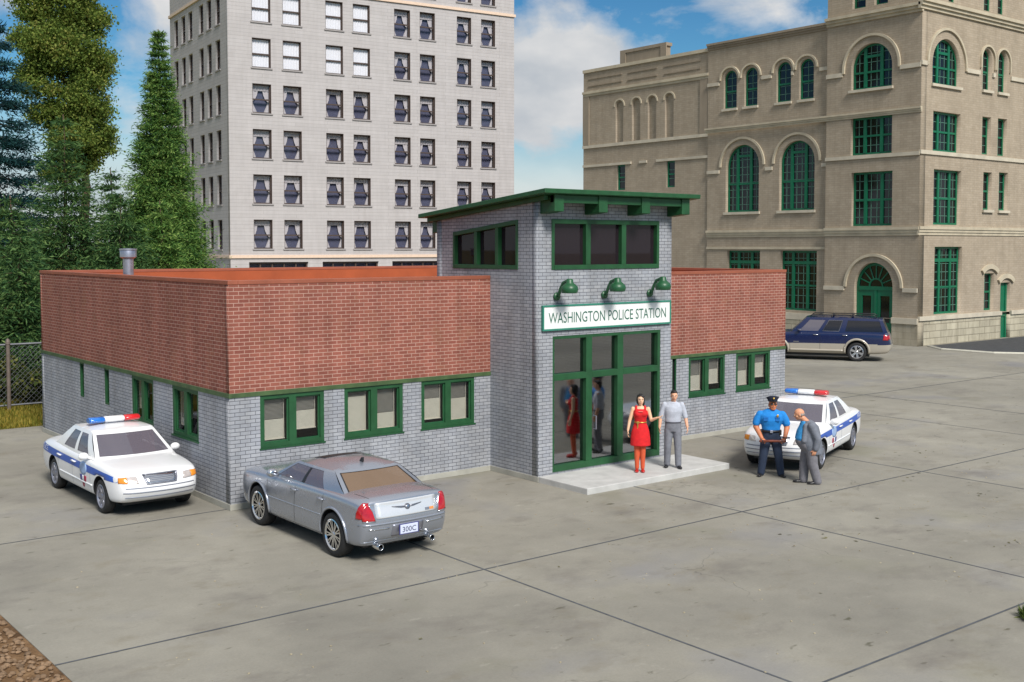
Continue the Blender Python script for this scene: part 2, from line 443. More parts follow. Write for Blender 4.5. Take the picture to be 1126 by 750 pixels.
# clerestory windows
f = MB(tfront); u0, u1, v0, v1 = 6.7, 10.02, 4.6, 5.7; d = (-.14, .018)
f.box(u0, u0 + .08, v0, v1, *d).box(u1 - .08, u1, v0, v1, *d).box(u0 + .08, u1 - .08, v0, v0 + .1, d[0], d[1] + .01).box(u0 + .08, u1 - .08, v1 - .1, v1, *d)
for c in (7.77, 8.87): f.box(c - .07, c + .07, v0 + .1, v1 - .1, *d)
w = f.build('window', GREEN, station, bevel=.006)
p = MB(tfront)
for a, b in ((6.78, 7.7), (7.84, 8.8), (8.94, 9.94)): p.box(a, b, v0 + .1, v1 - .1, -.1, -.09)
p.build('pane', DARKGLASS, w)
f = MB(tleft); top = lambda y: 5.69 - (y + 1.0) * .1029
def slab(a, b, g0, g1): f.prism([(a, g0(a)), (b, g0(b)), (b, g1(b)), (a, g1(a))], -.14, .018)
slab(-1.0, -.93, lambda y: 4.6, top); slab(1.36, 1.43, lambda y: 4.6, top)
slab(-.93, 1.36, lambda y: 4.6, lambda y: 4.69); slab(-.93, 1.36, lambda y: top(y) - .09, top)
for c in (-.25, .54): slab(c - .055, c + .055, lambda y: 4.69, lambda y: top(y) - .09)
w = f.build('window', GREEN, station, bevel=.006)
f = MB(tleft)
for a, b in ((-.93, -.305), (-.195, .485), (.595, 1.36)): slab2 = f.prism([(a, 4.69), (b, 4.69), (b, top(b) - .09), (a, top(a) - .09)], -.1, -.09)
f.build('pane', DARKGLASS, w)

# glazed entrance
f = MB(tfront); u0, u1, v0, v1 = 6.74, 10.1, .16, 3.15; d = (-.17, -.01)
f.box(u0, u0 + .06, v0, v1, *d).box(u1 - .09, u1, v0, v1, *d).box(u0 + .06, u1 - .09, v1 - .07, v1, *d).box(u0 + .06, u1 - .09, v0, v0 + .14, d[0], d[1] + .004)
for c in (7.83, 8.8): f.box(c - .09, c + .09, v0 + .14, v1 - .07, *d)
for a, b in ((6.8, 7.74), (7.92, 8.71), (8.89, 10.01)): f.box(a, b, 2.17, 2.31, d[0], d[1] + .003)
w = f.build('entrance_front', GREEN, station, bevel=.006)
p = MB(tfront)
for a, b in ((6.8, 7.74), (7.92, 8.71), (8.89, 10.01)):
    p.box(a, b, .3, 2.17, -.125, -.115).box(a, b, 2.31, 3.08, -.125, -.115)
p.build('pane', SHOPGLASS, w)
h = MB(tfront); h.tube([(8.0, 1.0, -.05), (8.0, 1.0, .04), (8.0, 1.3, .04), (8.0, 1.3, -.05)], .016, 8)
h.build('handle', STEEL, w)

# lamps over the sign
for x in (6.83, 8.25, 9.70):
    a = MB(); a.lathe([(.09, 0), (.09, .03), (.05, .05), (0.001, .05)], 16, (x, TF - .05, 4.02), 'y')
    a.tube([(x, TF - .01, 4.02), (x, TF - .1, 4.06), (x, TF - .16, 4.2), (x, TF - .24, 4.32), (x, TF - .36, 4.36), (x, TF - .45, 4.33)], .036, 10)
    o = a.build('wall_lamp', GREEND, station, smooth=True)
    sh = MB(); sh.lathe([(.001, .215), (.05, .215), (.075, .19), (.08, .13), (.125, .09), (.175, .045), (.188, -.02), (.17, -.08), (.16, -.095), (.15, -.08), (.165, -.02), (.12, .045), (.001, .055)], 24, (x, TF - .45, 4.2))
    so = sh.build('lamp_shade', GREEND, o, smooth=True)
# roof vent
v = MB(); v.lathe([(.13, 0), (.13, 1.0), (.12, 1.0), (.12, 0)], 24, (.95, 7.9, 3.84), closed=True)
v.lathe([(.001, 1.2), (.19, 1.2), (.2, 1.17), (.2, 1.0), (.14, .96), (.001, .96)], 24, (.95, 7.9, 3.84)); v.lathe([(.215, 1.17), (.215, 1.21), (.001, 1.22), (.001, 1.17)], 24, (.95, 7.9, 3.84))
v.build('vent_pipe', STEEL, station, smooth=False); smooth_by_angle(bpy.data.objects['vent_pipe'].data)

# sign, bolted to the tower
sign = thing('station_sign', 'long white sign with green lettering reading WASHINGTON POLICE STATION over the glass entrance', 'sign', (6.41, TF, 3.28))
SW, SH = 3.98, .555
WHITE = plain('white_enamel', (.8, .81, .79), 0.45, var=.05)
SGREEN = plain('sign_green', S(52, 128, 108), 0.4, var=.05)
MB().box(.04, SW - .04, -.05, -.005, .04, SH - .04).build('sign_board', WHITE, sign)
m = MB(); m.box(0, SW, -.065, -.004, 0, .038).box(0, SW, -.065, -.004, SH - .038, SH).box(0, .038, -.065, -.004, .0385, SH - .0385).box(SW - .038, SW, -.065, -.004, .0385, SH - .0385)
m.build('sign_frame', SGREEN, sign, bevel=.004)
tm = text_mesh('WASHINGTON POLICE STATION', SW - .34, .235, 1.0)
for vtx in tm.vertices: vtx.co = (vtx.co.x + .17, -.053, vtx.co.y + .155)
link('lettering', tm, plain('letter_green', S(30, 96, 78), .5, var=0), sign)

# slab in front of the entrance
SLAB = plain('pale_slab_concrete', S(184, 183, 180), 0.85, var=.12, vscale=3, bump=.15, bscale=30)
MB().box(W1, 10.75, -3.27, TF - .015, -.02, .13).build('entrance_pavement', SLAB, None, bevel=.015)
tag(bpy.data.objects['entrance_pavement'], kind='structure')
# ------------------------------------------------------------------ stone warehouse on the right
BX, BY = 42.94, 11.82
STONE = brick('tan_stone_brick', S(172, 158, 139), S(163, 149, 130), S(150, 137, 120), bw=.36, rh=.12, ms=.012, smooth=.7, stain=(S(146, 132, 114), .45), bump=.3, dirt=.5)
STONEL = brick('pale_rock_face', S(188, 180, 158), S(174, 166, 146), S(148, 140, 122), bw=1.1, rh=.36, ms=.03, smooth=.5, bump=.9)
CREAM = plain('cream_stone', S(186, 174, 151), .8, var=.16, vscale=1.5)
CREAM2 = plain('light_stone_trim', S(192, 182, 163), .8, var=.14, vscale=1.5)
TEAL = plain('green_window_paint', S(12, 102, 70), .4, var=.12, vscale=2)
MUNT = plain('pale_green_muntin', S(92, 136, 118), .5, var=.05)
BPANE = glass('dark_pane', (.1, .1, .1), .02, .05, diffuse=S(26, 28, 30), opaque=.85)
hall = thing('brick_warehouse', 'tall tan stone building with green arched windows and cream bands', 'building', (0, 0, 0))
bl_ = lambda u, v, n: (BX - n, u, v)
br_ = lambda u, v, n: (u, BY - n, v)

def hall_window(fn, u0, u1, v0, v1, n, arched=False, cols=3, split=.42, transom=False, rec=.22):
    """green frame with side lights and mid rail, muntins and dark glass; front of the wall at n"""
    f = MB(fn); d0, d1 = n - rec - .1, n - rec
    w = u1 - u0; r = w / 2; vs = v1 - r if arched else v1; c = (u0 + u1) / 2; t = .11 if w > 1.5 else .1
    f.box(u0, u0 + t, v0, vs, d0, d1).box(u1 - t, u1, v0, vs, d0, d1).box(u0 + t, u1 - t, v0, v0 + t, d0, d1)
    if arched: f.arch(c, vs, r - t, r, d0, d1, n=18)
    else: f.box(u0 + t, u1 - t, v1 - t, v1, d0, d1)
    tops = lambda u: (vs + math.sqrt(max(0, (r - t * .6) ** 2 - (u - c) ** 2))) if arched else v1 - t
    vm = v0 + (v1 - v0) * split
    if cols == 3:
        for k in (-1, 1):
            u = c + k * w * .2
            f.box(u - .09, u + .09, v0 + t, tops(u + k * .09), d0, d1 + .02)
    else: f.box(c - .05, c + .05, v0 + t, tops(c), d0, d1 + .01) if cols == 2 else None
    f.box(u0 + t, u1 - t, vm - .05, vm + .05, d0, d1 + .01)
    if transom:
        vt = v1 - (v1 - v0) * transom; f.box(u0 + t, u1 - t, vt - .09, vt + .09, d0, d1 + .03)
    if arched and cols == 3:
        f.box(c - w * .2, c + w * .2, vs + r * .42, vs + r * .42 + .14, d0, d1 + .015)
    step = .31
    k = int((w - .2) / step)
    for i in range(1, k):
        u = u0 + i * w / k; f.box(u - .012, u + .012, v0 + t, tops(u) - .01, d0 + .03, d1 - .035, 1)
    k = int((v1 - v0) / .42)
    for i in range(1, k):
        v = v0 + i * (v1 - v0) / k
        hw = math.sqrt(max(.01, (r - t) ** 2 - (v - vs) ** 2)) if arched and v > vs else r - t
        f.box(c - hw, c + hw, v - .012, v + .012, d0 + .03, d1 - .035, 1)
    o = f.build('window', [TEAL, MUNT], hall)
    p = MB(fn)
    poly = archpoly(u0 + .04, u1 - .04, v0 + .04, vs) if arched else rect(u0 + .04, u1 - .04, v0 + .04, v1 - .04)
    p.prism(poly, d0 + .03, d0 + .045)
    p.build('pane', BPANE, o)
    return o
def hood(fn, c, vs, r, n, th=.13, proj=.1, leg=0.0):
    b = MB(fn); b.arch(c, vs, r - th, r, n - .02, n + proj, n=22)
    if leg:
        for k in (-1, 1): b.box(c + k * (r - th / 2) - th / 2, c + k * (r - th / 2) + th / 2, vs - leg, vs - .001, n - .02, n + proj)
    b.build('hood_mould', CREAM, hall, smooth=False)
def band(fn, u0, u1, v0, v1, n, proj, name='belt_course', mat=None, steps=1):
    b = MB(fn); h = (v1 - v0) / steps
    for i in range(steps): b.box(u0, u1, v0 + i * h, v0 + (i + 1) * h - (.001 if i < steps - 1 else 0), n - .05, n + proj * (i + 1) / steps)
    b.build(name, mat or CREAM, hall)
TOP = 26.0
P0, P1 = BY, 17.5       # corner pavilion along y
A_ = archpoly
# --- left face, pavilion (n = 0), wing (n = -.25), far section (n = -.35)
holes = [A_(13.5, 15.97, 13.42, 14.55, rise=1.235), rect(13.45, 15.95, 9.97, 11.95), rect(13.38, 15.86, 6.2, 9.05), A_(13.27, 15.6, .02, 2.95, rise=1.165 + .15)]
holes += [rect(13.8, 14.62, 17.72, 20.4), rect(15.13, 15.95, 17.72, 20.4)]
wall('wall', bl_, rect(P0, P1, 1.35, TOP), [h for i, h in enumerate(holes) if i != 3] + [A_(13.27, 15.6, 1.36, 2.95, rise=1.315)], .5, STONE, hall)
hall_window(bl_, 13.5, 15.97, 13.42, 15.785, 0, True, 3, .38)
hall_window(bl_, 13.45, 15.95, 9.97, 11.95, 0, False, 3, .5)
hall_window(bl_, 13.38, 15.86, 6.2, 9.05, 0, False, 3, .48)
for a, b in ((13.8, 14.62), (15.13, 15.95)): hall_window(bl_, a, b, 17.72, 20.4, 0, False, 1)
hood(bl_, 14.73, 14.55, 1.74, 0, leg=.2); hood(bl_, 14.43, 2.95, 1.78, 0, th=.14)
for u0, u1 in ((P0 + .0, 13.0), (16.47, P1)): band(bl_, u0, u1, 14.2, 14.42, 0, .09, 'impost_band', CREAM2)
for u0, u1 in ((P0, 12.65), (16.2, P1)): band(bl_, u0, u1, 2.75, 2.97, 0, .09, 'impost_band', CREAM2)
band(bl_, 13.4, 16.07, 13.28, 13.42, 0, .12, 'window_sill', CREAM2)
band(bl_, P0 + .0, P1, 9.76, 9.95, 0, .08, 'sill_band', CREAM2)
band(bl_, P0 - .06, 26.2, 11.93, 12.22, 0, .12, 'belt_course', CREAM, 3)
band(bl_, P0 - .06, P1 + .0, 16.98, 17.42, 0, .3, 'cornice', CREAM, 3)
band(bl_, P0 - .06, P1, 5.68, 6.12, 0, .14, 'belt_course', CREAM, 3)
# fan-lit door
f = MB(bl_); n0 = -.25
f.arch(14.435, 2.95, 1.03, 1.165, n0 - .1, n0, n=22, sy=1.12); f.box(13.27, 13.41, .02, 2.95, n0 - .1, n0).box(15.46, 15.6, .02, 2.95, n0 - .1, n0)
f.box(13.41, 15.46, 2.8, 3.0, n0 - .1, n0 + .03).box(14.36, 14.51, .02, 2.8, n0 - .1, n0 + .02)
for a, b in ((13.41, 14.36), (14.51, 15.46)):
    f.box(a, a + .2, .02, 2.8, n0 - .09, n0 - .02).box(b - .2, b, .02, 2.8, n0 - .09, n0 - .02).box(a + .2, b - .2, .02, 1.1, n0 - .09, n0 - .02).box(a + .2, b - .2, 2.5, 2.8, n0 - .09, n0 - .02)
f.arch(14.435, 3.0, .36, .44, n0 - .08, n0 - .01, n=16)
for i in range(1, 8):
    a = PI * i / 8
    f.tube([(14.435 + .4 * math.cos(a), 3.0 + .42 * math.sin(a), n0 - .04), (14.435 + 1.06 * math.cos(a), 2.95 + 1.2 * math.sin(a), n0 - .04)], .035, 6)
o = f.build('entrance_door', TEAL, hall)
MB(bl_).prism(A_(13.3, 15.57, .05, 2.95, rise=1.29), n0 - .075, n0 - .065).build('pane', BPANE, o)
# base of the pavilion
PLN = brick('smooth_plinth_stone', S(176, 166, 146), S(166, 156, 136), S(150, 140, 122), bw=.9, rh=.34, ms=.012, smooth=.6)
wall('plinth', bl_, [(P0 - .05, 0), (13.27, 0), (13.27, 1.349), (P0 - .05, 1.349)], [], .55, PLN, hall, .04)
wall('plinth', bl_, [(15.6, 0), (P1, 0), (P1, 1.349), (15.6, 1.349)], [], .55, PLN, hall, .04)
band(bl_, P0 - .04, 13.27, 1.12, 1.42, .04, .07, 'plinth_cap', CREAM2); band(bl_, 15.6, P1, 1.12, 1.42, .04, .07, 'plinth_cap', CREAM2)
# wing
nw = -.2
big = [(18.38, 20.8), (22.26, 24.76)]
small = [(18.51, 19.49), (20.05, 21.07), (22.43, 23.4), (23.97, 24.97)]
gw = [(18.16, 20.65), (22.12, 24.6)]
wall('wall', bl_, rect(P1, 26.2, 0, 17.3),
     [A_(a, b, 7.15, 9.85) for a, b in big] + [A_(a, b, 13.3, 15.05) for a, b in small] + [rect(a, b, 1.5, 4.87) for a, b in gw], .45, STONE, hall, nw)
for a, b in big:
    hall_window(bl_, a, b, 7.15, 9.85 + (b - a) / 2, nw, True, 3, .42); hood(bl_, (a + b) / 2, 9.85, (b - a) / 2 + .46, nw)
    band(bl_, a - .1, b + .1, 7.0, 7.15, nw, .1, 'window_sill', CREAM2)
for a, b in small:
    hall_window(bl_, a, b, 13.3, 15.05 + (b - a) / 2, nw, True, 1, .45, rec=.15); band(bl_, a - .08, b + .08, 13.16, 13.3, nw, .1, 'window_sill', CREAM2)
    hood(bl_, (a + b) / 2, 15.0, (b - a) / 2 + .3, nw, th=.1)
for a, b in gw: hall_window(bl_, a, b, 1.5, 4.87, nw, False, 3, .42, transom=.2)
for u0, u1 in ((P1, 18.1), (19.86, 20.0), (21.4, 22.1), (23.75, 23.65), (25.3, 26.2)):
    if u1 > u0: band(bl_, u0, u1, 14.74, 14.94, nw, .08, 'impost_band', CREAM2)
for u0, u1 in ((P1, 17.9), (21.28, 21.78), (25.24, 26.2)): band(bl_, u0, u1, 9.49, 9.69, nw, .08, 'impost_band', CREAM2)
band(bl_, P1, 26.2, 5.66, 6.08, nw, .14, 'belt_course', CREAM, 3); band(bl_, P1, 26.2, 4.95, 5.08, nw, .06, 'belt_course', CREAM)
band(bl_, P1, 26.2, 16.93, 17.3, nw, .2, 'cornice', STONE, 3)
band(bl_, P1, 26.2, 1.0, 1.36, nw, .08, 'plinth_cap', CREAM2); wall('plinth', bl_, rect(P1, 26.2, 0, 1.0), [], .5, STONEL, hall, nw + .06)
# far section with blind arches
nf = -.3; F1 = 37.5
ba = [(33.62, 34.34), (32.06, 32.8), (30.63, 31.37), (29.12, 29.87)]
sl = [(33.42, 34.18), (28.98, 29.7)]
wall('wall', bl_, rect(26.2, F1, 0, 17.1), [A_(a, b, 12.0, 14.35) for a, b in ba] + [rect(a, b, 8.84, 10.5) for a, b in sl], .4, STONE, hall, nf)
wall('recess_wall', bl_, rect(26.3, F1 - .1, 11.95, 15.2), [], .1, STONE, hall, nf - .16)
for a, b in sl: hall_window(bl_, a, b, 8.84, 10.5, nf, False, 1, .5, rec=.1)
for a, b in ba: hood(bl_, (a + b) / 2, 14.35, .52, nf, th=.1, proj=.05)
band(bl_, 26.2, F1, 15.3, 15.62, nf, .14, 'belt_course', CREAM, 2); band(bl_, 26.2, F1, 11.78, 11.98, nf, .1, 'belt_course', CREAM2)
for u0, u1 in ((32.84, F1), (31.41, 32.07), (26.2, 30.55)): band(bl_, u0, u1, 10.5, 10.66, nf, .08, 'sill_band', CREAM2)
band(bl_, 26.2, F1, 16.9, 17.1, nf, .1, 'cornice', CREAM)
band(bl_, 36.9, F1, 12.0, 15.29, nf, .07, 'pilaster', STONE); band(bl_, 26.2, 26.9, 12.0, 15.29, nf, .07, 'pilaster', STONE)
for a, b in ((33.75, 37.0), (30.55, 33.2), (26.9, 29.95)):
    band(bl_, a, b, 15.95, 16.02, nf, .05, 'parapet_moulding', STONE); band(bl_, a, b, 16.42, 16.5, nf, .05, 'parapet_moulding', STONE)
MB(bl_).box(29.8, 33.75, 17.1, 17.75, nf - .4, nf + .04).box(29.7, 33.85, 17.75, 17.95, nf - .45, nf + .1).box(29.7, 30.2, 17.1, 17.749, nf + .041, nf + .1).box(33.35, 33.85, 17.1, 17.749, nf + .041, nf + .1).build('parapet_block', STONE, hall)
# --- right face
RE = 62.0
rh = [A_(43.95, 46.62, 13.45, 14.5), A_(48.87, 49.82, 13.55, 15.3), A_(50.48, 51.48, 13.55, 15.33),
      rect(44.1, 46.73, 10.03, 12.08), rect(48.93, 49.85, 10.1, 12.13), rect(50.57, 51.57, 10.1, 12.15),
      rect(44.25, 46.9, 6.24, 9.1), rect(49.15, 50.05, 7.1, 9.15), rect(50.8, 51.78, 7.1, 9.2),
      rect(44.45, 47.12, 1.57, 5.1), rect(49.45, 50.5, 1.6, 3.64), rect(51.2, 52.25, 1.46, 3.1)]
rt = [(43.9, 44.75), (45.35, 46.2), (48.85, 49.8), (50.3, 51.2)]
wall('wall', br_, rect(BX + .5, RE, 1.45, TOP), rh + [rect(a, b, 17.78, 20.4) for a, b in rt], .5, STONE, hall)
hall_window(br_, 43.95, 46.62, 13.45, 15.83, 0, True, 3, .38); hood(br_, 45.28, 14.5, 1.9, 0, leg=.15)
for a, b in ((48.87, 49.82), (50.48, 51.48)): hall_window(br_, a, b, 13.55, 15.3 + (b - a) / 2, 0, True, 1, .45); hood(br_, (a + b) / 2, 15.2, .78, 0, th=.1, leg=.5)
hall_window(br_, 44.1, 46.73, 10.03, 12.08, 0, False, 3, .5); hall_window(br_, 44.25, 46.9, 6.24, 9.1, 0, False, 3, .48)
hall_window(br_, 44.45, 47.12, 1.57, 5.1, 0, False, 3, .4, transom=.2)
for a, b, c, d in ((48.93, 49.85, 10.1, 12.13), (50.57, 51.57, 10.1, 12.15), (49.15, 50.05, 7.1, 9.15), (50.8, 51.78, 7.1, 9.2), (49.45, 50.5, 1.6, 3.64)): hall_window(br_, a, b, c, d, 0, False, 1, .5)
for a, b in rt: hall_window(br_, a, b, 17.78, 20.4, 0, False, 1)
for a, b, v in ((43.85, 46.72, 13.45), (48.8, 49.9, 13.55), (50.4, 51.56, 13.55), (49.05, 50.15, 7.1), (50.7, 51.88, 7.1)): band(br_, a, b, v - .14, v, 0, .12, 'window_sill', CREAM2)
for u0, u1 in ((BX - .06, 43.37), (47.2, 48.5), (49.85, 50.1), (51.8, RE)): band(br_, u0, u1, 14.3, 14.52, 0, .09, 'impost_band', CREAM2)
band(br_, BX - .05, RE, 9.82, 10.02, 0, .08, 'sill_band', CREAM2)
band(br_, BX - .1, RE, 5.7, 6.14, 0, .14, 'belt_course', CREAM, 3); band(br_, BX - .3, RE, 17.1, 17.6, 0, .3, 'cornice', CREAM, 3)
wall('plinth', br_, [(BX + .515, -.02), (51.2, -.02), (51.2, 1.3), (BX + .515, 1.3)], [], .55, STONEL, hall, .05)
wall('plinth', br_, [(52.25, -.02), (RE, -.02), (RE, 1.3), (52.25, 1.3)], [], .55, STONEL, hall, .05)
band(br_, BX + .02, 51.2, 1.3, 1.52, .05, .08, 'plinth_cap', CREAM2); band(br_, 52.25, RE, 1.3, 1.52, .05, .08, 'plinth_cap', CREAM2)
MB(br_).box(51.2, 52.25, 0, 3.1, -.3, -.2).box(51.25, 51.4, 0, 3.05, -.2, -.15).box(52.05, 52.2, 0, 3.05, -.2, -.15).box(51.4, 52.05, 1.2, 1.35, -.2, -.15).build('side_door', TEAL, hall)
for c, v, w in ((49.97, 3.64, .75), (51.72, 3.1, .75)):
    b = MB(br_); b.arch(c, v - .85, 1.1, 1.35, -.02, .12, a0=PI * .27, a1=PI * .73, n=10); b.build('hood_mould', CREAM, hall)
# backs and roofs so that it is closed
m = MB(); m.box(BX + .5, RE, BY + .5, P1 - .1, TOP - .3, TOP - .1).box(BX + .6, RE, P1 + .1, F1, 16.4, 16.6).box(RE - .3, RE, BY + .5, F1, 0, 16.4).box(BX + .7, RE - .3, F1 - .3, F1, 0, 16.4)
m.box(BX + .5, RE, P1 - .35, P1 - .02, 16.6, TOP - .31)
m.build('roof', STONE, hall)
m = MB(); m.box(BX + 1.6, BX + 1.7, BY + 1.5, F1 - .4, .1, 16.3).box(BX + 1.75, RE - .4, BY + 1.6, BY + 1.7, .1, 25).build('partition', DARK, hall)

# ------------------------------------------------------------------ pale tower block behind
PALE = brick('pale_block_facade', S(186, 181, 180), S(181, 176, 175), S(158, 153, 152), bw=5.2, rh=.27, ms=.016, smooth=.6, bump=.3, dirt=.35, stain=(S(168, 162, 158), .3))
PEACH = plain('peach_stone_band', S(222, 196, 174), .8, var=.06)
BROWN = plain('brown_window_frame', S(74, 60, 54), .6, var=.1)
CURT = plain('white_curtain', S(196, 190, 190), .9, var=.05, vscale=20)
DPANE = glass('block_pane', (.95, .95, .96), .0, .03)
SHEER = plain('bright_sheer', (.86, .86, .88), .9, var=.03)
DROOM = plain('dark_blue_room', S(84, 86, 108), .9, var=.1)
block = thing('apartment_block', 'pale grey multi-storey block with rows of curtained windows rising behind the police station', 'building', (27.106, 58.791, 0), -0.125)
kf = lambda u, v, n: (u, -n, v)
ks = lambda u, v, n: (-n, u, v)
cols = [(1.81, 3.29), (4.22, 5.70), (7.69, 9.15), (9.99, 11.45), (13.56, 15.0), (15.85, 17.25), (19.28, 20.66), (21.6, 22.98)]
scols = [1.9, 4.1, 6.2, 9.25, 11.3, 13.5]
rows = [7.146 + 3.4 * k for k in range(7)]
FW, SDP, KT = 24.85, 16.0, 36.0
gwin = [(1.42, 6.14), (7.31, 12.1), (13.3, 18.1), (19.2, 23.8)]
wall('wall', kf, rect(0, FW, 0, KT), [rect(a, b, t - 2.2, t) for a, b in cols for t in rows] + [rect(a, b, .8, 3.93) for a, b in gwin], .4, PALE, block)
wall('wall', ks, rect(.4, SDP, 0, KT), [rect(a, a + 1.2, t - 2.25, t) for a in scols for t in rows[:6]], .4, PALE, block)
MB().box(FW - .3, FW, .4, SDP, 0, KT).box(.4, FW - .3, SDP - .3, SDP, 0, KT).box(.1, FW - .1, .1, SDP - .1, KT, KT + .3).build('back_wall', PALE, block)
for fn, u1 in ((kf, FW), (ks, SDP)):
    for v in (4.24, 24.62):
        b = MB(fn); b.box(-.12 if fn is kf else .001, u1 + .1, v, v + .22, -.05, .12); b.build('stone_band', PEACH, block)
MB().box(.5, FW - .5, .60, .68, .2, KT - .2).box(.60, .68, .7, SDP - .5, .2, KT - .2).build('room_backdrop', DROOM, block)
def block_window(fn, u0, u1, top, h, kind):
    f = MB(fn); v0 = top - h; c = (u0 + u1) / 2; t = .09
    f.box(u0, u0 + t, v0, top, -.3, -.2).box(u1 - t, u1, v0, top, -.3, -.2).box(u0 + t, u1 - t, top - t, top, -.3, -.2).box(u0 + t, u1 - t, v0, v0 + t, -.3, -.2)
    f.box(u1 - .04, u1 - .002, v0 + .003, top - .003, -.199, -.03).box(u0 + .002, u0 + .04, v0 + .003, top - .003, -.199, -.03).box(u0 + .041, u1 - .041, top - .04, top - .004, -.199, -.03)
    vm = v0 + h * .47; f.box(u0 + t, u1 - t, vm - .05, vm + .05, -.3, -.17)
    f.box(u0 - .1, u1 + .1, v0 - .1, v0, -.1, .08, 1)
    o = f.build('window', [BROWN, PALE], block)
    MB(fn).box(u0 + .05, u1 - .05, v0 + .05, top - .05, -.27, -.262).build('pane', DPANE, o)
    q = MB(fn); n = -.42 if kind == 0 else -.31
    def fold(pts):  # hanging cloth with soft pleats
        k = len(pts)
        for i in range(k - 1):
            (ua, va, vb), (uc, vc, vd) = pts[i], pts[i + 1]
            na, nc = n + (.02 if i % 2 else -.02), n + (-.02 if i % 2 else .02)
            q.add([(ua, va, na), (uc, vc, nc), (uc, vd, nc), (ua, vb, na)], [(0, 1, 2, 3)])
    w = u1 - u0
    if kind == 0:       # valance, and drapes tied to the sides
        vh = random.uniform(.16, .26); fold([(u0 + w * i / 12, top - .02, top - h * vh) for i in range(13)])
        for s in (0, 1):
            kw = random.uniform(.82, 1.2)
            prof = [(1.0, .34), (.8, .33), (.64, .29), (.52, .22), (.42, .1), (.3, .13), (.15, .22), (0, .3)]
            for (va, wa), (vb, wb) in zip(prof, prof[1:]):
                wa, wb = wa * kw, wb * kw
                for i in range(3):
                    e0, e1 = i / 3, (i + 1) / 3
                    X = lambda e, ww: (u0 + e * ww * w) if s == 0 else (u1 - e * ww * w)
                    q.add([(X(e0, wa), v0 + va * h, n - .06 + .03 * (i % 2)), (X(e1, wa), v0 + va * h, n - .03 - .03 * (i % 2)), (X(e1, wb), v0 + vb * h, n - .03 - .03 * (i % 2)), (X(e0, wb), v0 + vb * h, n - .06 + .03 * (i % 2))], [(0, 1, 2, 3)])
    else:               # drawn curtains
        fold([(u0 + w * i / 14, top - .02, v0 + .02) for i in range(15)])
    q.build('curtain', CURT if kind == 0 else SHEER, o)
for k, t in enumerate(rows):
    for i, (a, b) in enumerate(cols): block_window(kf, a, b, t, 2.2, 1 if (k >= 4 and i < 4) else 0)
REDR = plain('red_brown_blind', S(120, 88, 82), .8, var=.1)
for t in rows[:6]:
    for a in scols:
        f = MB(ks); b = a + 1.2; v0 = t - 2.25
        f.box(a, a + .08, v0, t, -.25, -.15).box(b - .08, b, v0, t, -.25, -.15).box(a + .08, b - .08, t - .08, t, -.25, -.15).box(a + .08, b - .08, v0, v0 + .08, -.25, -.15).box(a + .08, b - .08, v0 + 1.0, v0 + 1.1, -.25, -.13)
        f.box(a - .08, b + .08, v0 - .1, v0, -.1, .07, 1)
        o = f.build('window', [BROWN, PALE], block)
        MB(ks).box(a + .05, b - .05, v0 + .05, t - .05, -.22, -.21).build('pane', DPANE, o)
        MB(ks).box(a + .05, a + .4, v0 + .05, t - .05, -.42, -.4).build('curtain', REDR, o)
for a, b in gwin:
    f = MB(kf); f.box(a, a + .12, .8, 3.93, -.3, -.2).box(b - .12, b, .8, 3.93, -.3, -.2).box(a + .12, b - .12, 3.8, 3.93, -.3, -.2)
    for i in range(1, 5): u = a + (b - a) * i / 5; f.box(u - .06, u + .06, .8, 3.8, -.3, -.21)
    o = f.build('shop_window', BROWN, block); MB(kf).box(a + .1, b - .1, .8, 3.82, -.27, -.26).build('pane', DPANE, o)
# ------------------------------------------------------------------ vehicles (x forward, y left, origin on the ground midway between the axles)
def carpaint(name, col, metal=0.0, rough=.3):
    m, nt, b = new_mat(name); b.inputs['Base Color'].default_value = (*col, 1); b.inputs['Metallic'].default_value = metal
    b.inputs['Roughness'].default_value = rough; b.inputs['Coat Weight'].default_value = .6; b.inputs['Coat Roughness'].default_value = .08
    tc = N(nt, 'ShaderNodeTexCoord'); n = noise(nt, 3, 4, tc.outputs['Object'])
    r = ramp(nt, n.outputs['Fac'], [(.3, (rough * .9,) * 3), (.7, (rough * 1.2,) * 3)]); nt.links.new(r.outputs[0], b.inputs['Roughness'])
    return m
WHITEP = carpaint('white_car_paint', (.8, .8, .81), 0, .32)
SILVER = carpaint('silver_car_paint', S(160, 165, 176), .6, .26)
NAVY = carpaint('navy_car_paint', S(20, 32, 72), .1, .25)
TAN = carpaint('tan_car_cladding', S(172, 164, 150), .2, .45)
TRIM = plain('black_trim', (.015, .015, .017), .45, var=.1)
CABIN = plain('cabin_grey', S(78, 74, 82), .8, var=.15)
CARGLASS = glass('car_glass', (.55, .55, .58), .05, diffuse=S(124, 118, 130), opaque=.55)
SUVGLASS = glass('smoked_glass', (.2, .2, .22), .05, diffuse=S(20, 18, 24), opaque=.7)
TANGLASS = glass('amber_rear_glass', (.5, .45, .4), .12, rough=.05, diffuse=S(128, 98, 66), opaque=.7)
TYRE = plain('tyre_rubber', (.014, .014, .015), .75, var=.2, vscale=10, bump=.2)
ALLOY = plain('alloy', (.62, .63, .66), .25, .9, var=.08)
ALLOYG = plain('grey_alloy', S(150, 152, 164), .35, .7, var=.1)
RED = plain('red_lens', (.42, .006, .012), .15, var=.2, vscale=15, coat=.8)
AMBER = plain('amber_lens', (.75, .26, .02), .2, var=.15, vscale=15, coat=.6)
LAMP = plain('clear_lamp', S(206, 196, 192), .12, .3, var=.15, vscale=18, coat=.8)
BLUEL = plain('blue_lens', S(30, 112, 200), .15, var=.15, vscale=12, coat=.8)
REDL = plain('red_beacon_lens', S(206, 36, 42), .15, var=.15, vscale=12, coat=.8)
